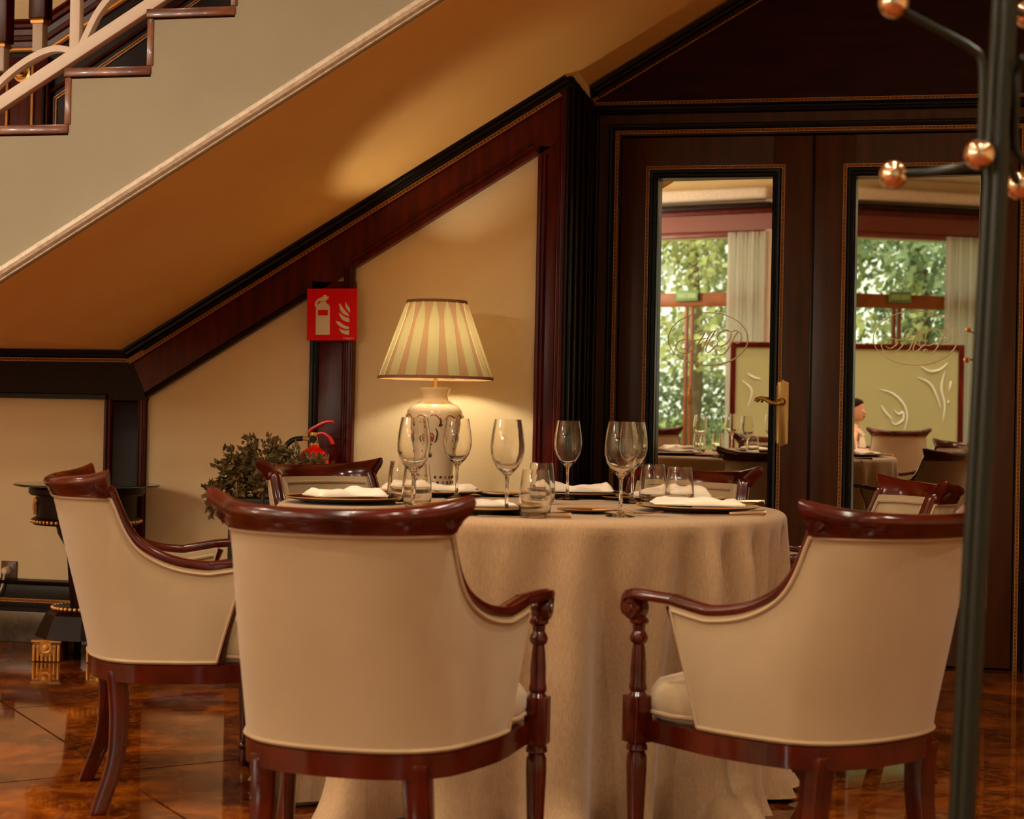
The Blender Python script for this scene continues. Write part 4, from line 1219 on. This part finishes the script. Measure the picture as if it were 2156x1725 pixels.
# ---- socket, plug and cord
so = onY(20, 1201, YW)
sk_ = thing('wall_socket', 'brown wall socket with cream plug, low on the wall at the left edge', 'socket', (so.x, YW, so.z))
MB().box(-.035, .037, -.010, 0, -.04, .04).build('plate', M_socket, sk_, bevel=.004)
MB().box(-.027, .029, -.013, -.008, -.031, .031).build('inner_frame', M_socket, sk_, bevel=.003)
pg = thing('plug_with_cord', 'cream plug with trailing cord in the brown wall socket', 'plug', (so.x, YW - .012, so.z))
MB().lathe([(0, 0), (.0185, 0), (.019, .006), (.017, .026), (.012, .034), (0, .035)], 20, Matrix.Rotation(PI / 2, 4, 'X')).build('plug_body', M_plastic, pg)
MB().tube(catmull([(0, -.026, -.006), (-.002, -.032, -.03), (-.008, -.036, -.07), (-.03, -.05, -.11), (-.07, -.06, -.135), (-.15, -.07, -.18), (-.26, -.08, -so.z + .006)], 6), .0042, 8).build('cord', M_plastic, pg)

# ================================================================== COAT RACK (foreground)
rk_ = atD(2086, 700, 2.25)
rack = thing('coat_rack', 'dark iron coat rack with copper ball knobs, in the right foreground', 'coat rack', (rk_.x - .050, rk_.y, 0))
rack.rotation_euler = (0, rad(2.0), rad(12))
for dx, dy in ((0, 0), (.020, .012), (.008, -.016)):
    MB().tube([(dx, dy, .06), (dx, dy, 1.86)], .0105, 12).build('pole', M_iron, rack)
MB().lathe([(0, 0), (.19, 0), (.19, .012), (.15, .022), (.04, .05), (.02, .08), (0, .08)], 32).build('base', M_iron, rack)
inv = (Matrix.Translation(rack.location) @ rack.rotation_euler.to_matrix().to_4x4()).inverted()
def rloc(px, py, D): return inv @ atD(px, py, D)
def arm(pts, knobs, name='hook_arm'):
    a = MB().tube(catmull(pts, 6), .0062, 10).build(name, M_iron, rack)
    for k_ in knobs:
        MB().sphere(k_, .0215, 20, 14).build('knob', M_knob, a)
D0 = 2.25
arm([rloc(1896, 20, D0 - .02), rloc(1975, 62, D0 - .02), rloc(2040, 98, D0 - .02), rloc(2066, 126, D0 - .02), rloc(2069, 200, D0 - .02), rloc(2066, 292, D0 - .02)], [rloc(1882, 6, D0 - .02), rloc(2062, 325, D0 - .02)])
arm([rloc(1885, 367, D0 + .15), rloc(1960, 362, D0 + .13), rloc(2030, 350, D0 + .09), rloc(2088, 330, D0 + .02), rloc(2096, 240, D0)], [rloc(1881, 368, D0 + .15)])
arm([rloc(2156, 120, D0 - .02), rloc(2142, 150, D0), rloc(2139, 200, D0), rloc(2136, 290, D0 + .02), rloc(2146, 330, D0 + .03), rloc(2190, 365, D0 + .06)], [rloc(2262, 30, D0 - .02)])
arm([rloc(2105, 300, D0 + .03), rloc(2124, 345, D0 + .10), rloc(2142, 385, D0 + .16)], [rloc(2146, 391, D0 + .17)])
arm([rloc(2112, 0, D0 + .02), rloc(2128, 20, D0 + .08), rloc(2156, 28, D0 + .16)], [rloc(2164, 30, D0 + .18)])

# ================================================================== WHAT THE MIRRORS SHOW BEHIND THE CAMERA
corner = Vector((-2.235, -6.05))
fa = (mirrored(1, 1388, 620, 20.4), mirrored(1, 1632, 620, 19.6))
fb = (mirrored(2, 1800, 625, 19.85), mirrored(2, 2065, 635, 20.2))
dA = Vector((fa[0].x - corner.x, fa[0].y - corner.y)).normalized()
dB = Vector((fb[1].x - corner.x, fb[1].y - corner.y)).normalized()
def facet_frame(d, flip):
    """local x along the facet from the corner, y outwards"""
    n = Vector((-d.y, d.x))
    if n.y > 0: n = -n
    return Matrix(((d.x, n.x, 0, corner.x), (d.y, n.y, 0, corner.y), (0, 0, 1, 0), (0, 0, 0, 1)))
FA, FB = facet_frame(dA, 0), facet_frame(dB, 1)
HB, HC, HW = 2.26, 3.02, .12                      # transom bar, underside of the valance, sill height
def along(M, leaf, px, py, D):
    return (M.inverted() @ mirrored(leaf, px, py, D)).x
def facade(M, name, idx, bar_x, cur0, cur1, length, side):
    w = tag(MB().box(0, length, 0, .18, HC, ZC, M).build('wall_window_%s' % side, M_wall, smooth=False), 'wall above the windows, %s facet' % side, kind='structure')
    MB().box(0, length, -.10, 0, HC, HC + .07, M).build('valance_foot', M_valance, w, bevel=.01)
    MB().box(0, length, -.12, -.02, HC + .07, HC + .27, M).build('valance_board', M_valance, w, smooth=False)
    MB().box(0, length, -.17, -.02, HC + .27, HC + .33, M).build('valance_crown', M_mahog, w, bevel=.01)
    MB().box(0, length, -.20, 0, HC + .33, HC + .40, M).build('valance_cornice', M_dark, w, bevel=.015)
    MB().box(0, length, -.30, 0, HC + .44, HC + .58, M).build('cove', M_white, w, bevel=.05, segs=4)
    f = tag(MB().box(0, length, .02, .10, HB - .085, HB + .085, M).build('window_%d' % idx, M_winwood, None, bevel=.006), 'oak framed window with transom, %s facet' % side, kind='structure')
    xs = [bar_x + 1.12 * k for k in range(-6, 7)]
    for x in xs:
        if .05 < x < length - .05:
            for dx in (-.055, .018):
                MB().box(x + dx, x + dx + .037, .03, .09, 0, HB - .085, M).build('door_stile', M_winwood, f, bevel=.005)
            MB().tube([M @ Vector((x - .03, .01, .95)), M @ Vector((x - .03, -.02, 1.05)), M @ Vector((x - .03, .01, 1.15))], .01, 6).build('pull_handle', M_brass, f)
    for z0, z1 in ((.0, HB - .085), (HB + .085, HC + .05)):
        MB().box(.01, length, .055, .06, z0, z1, M).build('pane', M_pane, f, smooth=False)
    MB().box(0, length, .03, .09, 0, .12, M).build('bottom_rail', M_winwood, f, bevel=.004)
    s = thing('exit_sign', 'green exit sign on the transom, reflected in the %s mirror' % side, 'sign', tuple(M @ Vector((bar_x, -.005, HB + .03))))
    s.matrix_world = M @ Matrix.Translation((bar_x, -.01, HB + .05))
    MB().box(-.15, .15, -.03, 0, -.065, .065).build('panel', M_exit, s, bevel=.004)
    for k in range(2):
        MB().box(-.125 + k * .13, -.005 + k * .13, -.034, -.03, -.03, .03).build('pale_field', M_exitpale, s)
    # curtain: gathered voile
    cb = MB(); n = 60; vs = []
    c0, c1 = min(cur0, cur1), max(cur0, cur1)
    for z in (HC + .05, 2.2, 1.2, .03):
        for i in range(n + 1):
            x = c0 + (c1 - c0) * i / n
            vs.append(tuple(M @ Vector((x, -.13 + .035 * sin(i * 1.1) + .012 * sin(i * .37 + z), z))))
    cb.add(vs, [(j * (n + 1) + i, j * (n + 1) + i + 1, (j + 1) * (n + 1) + i + 1, (j + 1) * (n + 1) + i) for j in range(3) for i in range(n)])
    tag(cb.build('curtain', M_sheer, None, angle=80), 'white voile curtain beside the window, in the %s mirror' % side, 'curtain')
    return w
barA = along(FA, 1, 1440, 622, 20.1); cA0 = along(FA, 1, 1537, 622, 19.9)
facade(FA, 'a', 1, barA, cA0, .05, 6.0, 'left')
barB = along(FB, 2, 1880, 632, 20); cB0 = along(FB, 2, 1972, 632, 20.1); cB1 = along(FB, 2, 2052, 632, 20.2)
facade(FB, 'b', 2, barB, cB0, cB1, 7.6, 'right')

# white pilaster where the two window facets meet
tag(MB().box(corner.x - .10, corner.x + .12, corner.y - .10, corner.y + .10, 0, HC + .44).build('pilaster', M_white, None, bevel=.01), 'white pilaster at the corner between the two window facets', kind='structure')
# ---- etched screen
sa, sb = mirrored(1, 1538, 735, 16.5), mirrored(2, 2030, 738, 16.5)
sa.z = 0; sb.z = 0
sd = (sb - sa); SLn = sd.length; sd.normalize()
sn = Vector((-sd.y, sd.x, 0))
MS = Matrix(((sd.x, sn.x, 0, sa.x), (sd.y, sn.y, 0, sa.y), (0, 0, 1, 0), (0, 0, 0, 1)))
scr = thing('etched_screen', 'frosted glass screen in a dark red frame, reflected in both mirrors', 'screen')
scr.matrix_world = MS
SH = 1.63
for x0, x1, z0, z1, nm in ((0, .055, 0, SH, 'upright'), (SLn - .055, SLn, 0, SH, 'upright'), (.055, SLn - .055, SH - .055, SH, 'top_rail'), (.055, SLn - .055, .05, .16, 'bottom_rail')):
    MB().box(x0, x1, -.02, .02, z0, z1).build(nm, M_mahog, scr, bevel=.004)
MB().box(.05, SLn - .05, -.004, .004, .15, SH - .05).build('glass_panel', M_frost, scr, smooth=False)
def sline(strk, w):
    mb = MB()
    for st in strk:
        for s_ in (1,):
            P = catmull([(x, .007, z) for x, z in st], 5); k = len(P)
            mb.tube(P, [max(.002, w * sin(PI * (.06 + .88 * i / (k - 1)))) for i in range(k)], 6)
    return mb
X1 = SLn
def sx(px): return (px - 1538) / (2030 - 1538) * X1
def sz(py): return SH - (py - 735) / 160 * (SH - .90)
sw = [[(1905, 782), (1935, 795), (1965, 790), (1985, 775)], [(1900, 808), (1935, 822), (1955, 850), (1968, 880)], [(1978, 792), (1968, 830), (1978, 870), (1974, 905)], [(1995, 815), (1990, 838)],
      [(1990, 860), (1986, 866)], [(1795, 838), (1830, 845), (1862, 868), (1874, 898), (1866, 930)], [(1800, 872), (1815, 890), (1835, 905)], [(1835, 882), (1850, 892), (1862, 888), (1862, 905), (1840, 915), (1825, 902)],
      [(1570, 822), (1592, 835), (1600, 850), (1590, 880)], [(1585, 805), (1605, 815), (1625, 818)]]
sline([[(sx(a_), sz(b_)) for a_, b_ in st] for st in sw], .011).build('cut_ornament', M_frostline, scr)

# ---- seated woman, in profile
wp = mirrored(2, 1801, 880, 15.2)
hd = Vector((1, .0, 0))
woman = thing('seated_person', 'dark-haired person in pale sleeveless top seated in profile, reflected in the right mirror', 'person', (wp.x, wp.y, 0), 0)
def skin_body(name, verts, edges, m, par, root=0, sub=2):
    me = bpy.data.meshes.new(name)
    me.from_pydata([v[:3] for v in verts], edges, [])
    o = bpy.data.objects.new(name, me); COL.objects.link(o); o.parent = par
    md = o.modifiers.new('skin', 'SKIN'); md.use_smooth_shade = True
    sv = me.skin_vertices[0].data
    for i, v in enumerate(verts):
        r = v[3]; sv[i].radius = (r if isinstance(r, tuple) else (r, r)); sv[i].use_root = (i == root)
    s2 = o.modifiers.new('sub', 'SUBSURF'); s2.levels = sub; s2.render_levels = sub
    me.materials.append(m)
    return o
V = [(0, 0, .58, (.13, .15)), (.0, 0, .68, (.115, .14)), (-.01, 0, .84, (.11, .145)), (-.015, 0, .96, (.085, .13)), (.0, 0, 1.02, .05), (.015, 0, 1.08, .047),
     (.0, -.15, .955, .052), (.02, -.23, .87, .042), (.06, -.285, .775, .036), (.24, -.30, .80, .028), (.30, -.30, .805, .022),
     (.0, .15, .955, .052), (.02, .23, .87, .042), (.06, .285, .775, .036), (.24, .30, .80, .028), (.30, .30, .805, .022),
     (.18, -.09, .59, .085), (.44, -.10, .58, .062), (.46, -.10, .40, .05), (.45, -.10, .20, .036), (.54, -.10, .165, .03),
     (.18, .09, .59, .085), (.44, .10, .58, .062), (.46, .10, .40, .05), (.45, .10, .20, .036), (.54, .10, .165, .03)]
E_ = [(0, 1), (1, 2), (2, 3), (3, 4), (4, 5), (3, 6), (6, 7), (7, 8), (8, 9), (9, 10), (3, 11), (11, 12), (12, 13), (13, 14), (14, 15), (0, 16), (16, 17), (17, 18), (18, 19), (19, 20), (0, 21), (21, 22), (22, 23), (23, 24), (24, 25)]
woman.scale = (.88, .88, .88); woman.location.z = -.10
body = skin_body('body', V, E_, M_skin, woman)
# fingers on each hand
for s in (-1, 1):
    mb = MB()
    for k, (dy, L) in enumerate(((-.022, .055), (-.008, .068), (.006, .072), (.02, .062))):
        b0 = Vector((.31, s * .30 + dy, .807))
        mb.tube([b0, b0 + Vector((L * .5, 0, .006)), b0 + Vector((L * .85, 0, -.002)), b0 + Vector((L, 0, -.010))], [.009, .0085, .0075, .005], 8)
    mb.tube([Vector((.295, s * .30 - s * .02, .807)), Vector((.315, s * .30 - s * .042, .81)), Vector((.34, s * .30 - s * .048, .805))], [.0105, .0095, .006], 8)
    mb.build('fingers', M_skin, body)
# head: lofted profile facing +X
def head():
    mb = MB()
    prof = [(1.085, -.040, .040, .045), (1.10, -.045, .080, .052), (1.115, -.055, .098, .058), (1.13, -.066, .094, .063), (1.145, -.074, .102, .066), (1.153, -.078, .098, .068), (1.165, -.084, .104, .070), (1.178, -.089, .124, .071), (1.19, -.093, .112, .072), (1.205, -.096, .094, .073), (1.22, -.098, .092, .074), (1.245, -.098, .096, .074), (1.27, -.094, .092, .072), (1.295, -.080, .074, .062), (1.312, -.056, .048, .042), (1.32, -.015, .012, .012)]
    n = 24; vs = []
    for z, xb, xf, hw in prof:
        nose = 1 if 1.155 < z < 1.20 else 0
        for i in range(n):
            a = 2 * PI * i / n
            c_ = cos(a); s_ = sin(a)
            cx0 = (min(xf, .095) + xb) / 2; rx = (min(xf, .095) - xb) / 2
            x = cx0 + rx * c_
            if c_ > .93 and xf > .095: x += (xf - .095)
            vs.append((x, hw * s_ * (1 - .12 * max(0, c_) ** 2), z))
    mb.add(vs, [(j * n + i, j * n + (i + 1) % n, (j + 1) * n + (i + 1) % n, (j + 1) * n + i) for j in range(len(prof) - 1) for i in range(n)] + [list(range(n - 1, -1, -1)), [(len(prof) - 1) * n + i for i in range(n)]])
    for s in (-1, 1):
        mb.sphere((-.005, s * .072, 1.19), .03, 10, 8, sc=(.55, .25, 1))
    return mb
hdo = head().build('head', M_skin, body, angle=70)
for s in (-1, 1):
    MB().sphere((.082, s * .032, 1.207), .012, 10, 8).build('eye', M_signwhite, hdo)
    MB().sphere((.0915, s * .032, 1.207), .005, 8, 6).build('iris', M_hair, hdo)
MB().tube(catmull([(.090, -.024, 1.138), (.100, -.01, 1.14), (.1025, 0, 1.139), (.100, .01, 1.14), (.090, .024, 1.138)], 3), .0055, 8).build('mouth', M_valance, hdo)
hb = MB()
n = 24; vs = []
for z, xb, xf, hw in ((1.11, -.085, -.045, .05), (1.15, -.108, -.02, .075), (1.19, -.118, -.015, .083), (1.225, -.120, .02, .086), (1.255, -.118, .075, .086), (1.285, -.108, .088, .080), (1.315, -.085, .07, .06), (1.335, -.03, .02, .02)):
    for i in range(n):
        a = 2 * PI * i / n
        vs.append(((xb + xf) / 2 + (xf - xb) / 2 * cos(a), hw * sin(a), z))
hb.add(vs, [(j * n + i, j * n + (i + 1) % n, (j + 1) * n + (i + 1) % n, (j + 1) * n + i) for j in range(7) for i in range(n)] + [list(range(n - 1, -1, -1)), [7 * n + i for i in range(n)]])
hb.sphere((-.125, 0, 1.24), .042, 12, 8)
hb.build('hair', M_hair, body, angle=70)
dr = MB(); vs = []
for z, rx, ry, cxx in ((.56, .15, .17, .0), (.60, .135, .158, 0), (.72, .125, .15, 0), (.84, .122, .155, -.008), (.90, .112, .145, -.012), (.94, .10, .12, -.014)):
    for i in range(n):
        a = 2 * PI * i / n
        vs.append((cxx + rx * cos(a), ry * sin(a), z))
dr.add(vs, [(j * n + i, j * n + (i + 1) % n, (j + 1) * n + (i + 1) % n, (j + 1) * n + i) for j in range(5) for i in range(n)])
for s in (-1, 1):
    dr.tube([(.09, s * .06, .93), (.04, s * .075, 1.0), (-.05, s * .07, .99), (-.10, s * .055, .93)], .012, 8)
dr.build('dress_top', M_top, body, angle=70)
sk2 = MB()
sk2.sphere((.22, 0, .60), .2, 20, 10, sc=(1.25, 1.0, .55)); sk2.build('skirt', M_top, body)
wc = copy_tree(proto); wc.location = (wp.x + .04, wp.y, 0); wc.rotation_euler = (0, 0, -PI / 2)
tag(wc, 'armchair carrying the seated person in the right mirror', 'chair', 'armchairs reflected in the door mirrors')

# ---- added fill-light globes, no known lamps, placed out of view and of the mirrors
for k, (x, y, lab) in enumerate(((-4.7, -5.0, 'added fill-light globe nearest the left window'), (-5.7, 0.6, 'added fill-light globe nearest the staircase, left of the camera'), (-5.8, -3.9, 'added fill-light globe at the far left behind the camera'), (-5.6, -1.6, 'added fill-light globe left of the camera'))):
    pd = thing('fill_globe', lab, 'light', (x, y, 2.7), 0, 'added fill-light globes out of view')
    MB().sphere((0, 0, 0), .15, 28, 16).build('globe', M_fill_globe, pd)
    MB().lathe([(0, .14), (.05, .14), (.05, .17), (.02, .19), (.006, .2), (.006, 1.03), (.05, 1.035), (.05, 1.05), (0, 1.05)], 16).build('suspension', M_brass, pd)

# ---- ceiling downlights
GDL = 'ceiling downlights'
first = None; k = 0
for ix in range(5):
    for iy in range(4):
        x = -5.0 + ix * 1.75; y = -2.6 + iy * 1.85
        if first is None:
            d = thing('ceiling_downlight', 'small round recessed ceiling downlight', 'light', (x, y, ZC), 0, GDL)
            MB().lathe([(.045, -.004), (.062, -.004), (.064, -.001), (.045, .0)], 28, closed=True).build('trim_ring', M_brass, d)
            MB().lathe([(0, -.002), (.045, -.002), (.045, 0), (0, 0)], 28).build('lens', M_downglow, d)
            first = d
        else:
            d = copy_tree(first); d.location = (x, y, ZC)
        L_ = bpy.data.lights.new('downlight', 'SPOT'); L_.energy = DOWNLIGHT_W; L_.color = (1, .88, .68)
        L_.spot_size = rad(130); L_.spot_blend = .8; L_.shadow_soft_size = .05
        lo_ = bpy.data.objects.new('downlight', L_); COL.objects.link(lo_); lo_.parent = d; lo_.location = (0, 0, -.02)
        k += 1

# ---- clipped hedges outside
for k, (hx, hy, hl, lab) in enumerate(((-7.5, -24.0, 9.0, 'long clipped hedge beyond the left window'), (2.5, -21.5, 8.0, 'clipped hedge beyond the right window'))):
    rnd = random.Random(40 + k); mb = MB()
    for q in range(5200):
        c = Vector((rnd.uniform(-hl / 2, hl / 2), rnd.uniform(-.5, .5), rnd.uniform(.05, 1.6)))
        n_ = Vector((rnd.gauss(0, 1), rnd.gauss(0, 1), rnd.gauss(0, 1))).normalized(); u = n_.orthogonal().normalized(); v_ = n_.cross(u)
        s_ = rnd.uniform(.06, .11)
        mb.add([c + u * s_, c + v_ * s_ * .6, c - u * s_, c - v_ * s_ * .6], [(0, 1, 2, 3)])
    o = mb.build('hedge', M_crownB, None, smooth=False, loc=(hx, hy, -.15)); tag(o, lab, 'hedge', kind='stuff')
# ---- garden outside the windows
g = tag(MB().box(-24, 24, -60, -7.95, -.35, -.15).build('lawn', M_grass, smooth=False), 'park lawn outside the windows', kind='structure')
tag(MB().box(-20, 20, -17, -13.5, -.15, -.13).build('park_path', M_path, smooth=False), 'pale park path outside', kind='structure')
def tree(x, y, h, r, m, seed, lab, lowest=.28):
    rnd = random.Random(seed)
    t = thing('park_tree', lab, 'tree', (x, y, -.15), 0, 'park trees beyond the windows')
    MB().tube(catmull([(0, 0, 0), (.1, .05, h * .3), (-.05, 0, h * .6), (0, 0, h * .85)], 4), [.22 - .014 * i for i in range(13)], 10).build('trunk', M_trunk, t)
    mb = MB()
    cl_ = [(rnd.gauss(0, r * .5), rnd.gauss(0, r * .5), h * rnd.uniform(lowest, 1.0), r * rnd.uniform(.3, .5)) for _ in range(26)]
    for cx0, cy0, cz0, rr in cl_:
        for q in range(190):
            d_ = Vector((rnd.gauss(0, 1), rnd.gauss(0, 1), rnd.gauss(0, 1))).normalized() * rr * rnd.uniform(.5, 1)
            c = Vector((cx0, cy0, cz0)) + d_
            n_ = Vector((rnd.gauss(0, 1), rnd.gauss(0, 1), rnd.gauss(0, 1))).normalized(); u = n_.orthogonal().normalized(); v_ = n_.cross(u)
            s_ = rnd.uniform(.07, .15)
            mb.add([c + u * s_, c + v_ * s_ * .6, c - u * s_, c - v_ * s_ * .6], [(0, 1, 2, 3)])
    mb.build('crown', m, t, smooth=False)['kind'] = 'stuff'
for a in [(-6.2, -21, 8, 2.6, M_crownA, 1, 'yellow green park tree beyond the left window, near the path'), (-3.4, -24, 9, 2.6, M_crownB, 2, 'green park tree behind the left curtain', .1), (-9.0, -27, 10, 3.2, M_crownB, 3, 'tall dull green park tree farther out', .1),
          (-1.8, -19.5, 8.5, 2.4, M_crownB, 4, 'green park tree beyond the right window'), (1.2, -23, 9, 3.0, M_crownB, 5, 'broad green park tree beyond the right curtain', .12), (4.5, -26, 10, 3.4, M_crownA, 6, 'yellowing park tree at the far side of the lawn'), (-4.8, -33, 12, 4, M_crownA, 7, 'far yellow green tree between the nearer ones', .08), (0, -34, 12, 4.2, M_crownB, 8, 'far green tree closing the view', .08)]:
    tree(*a)
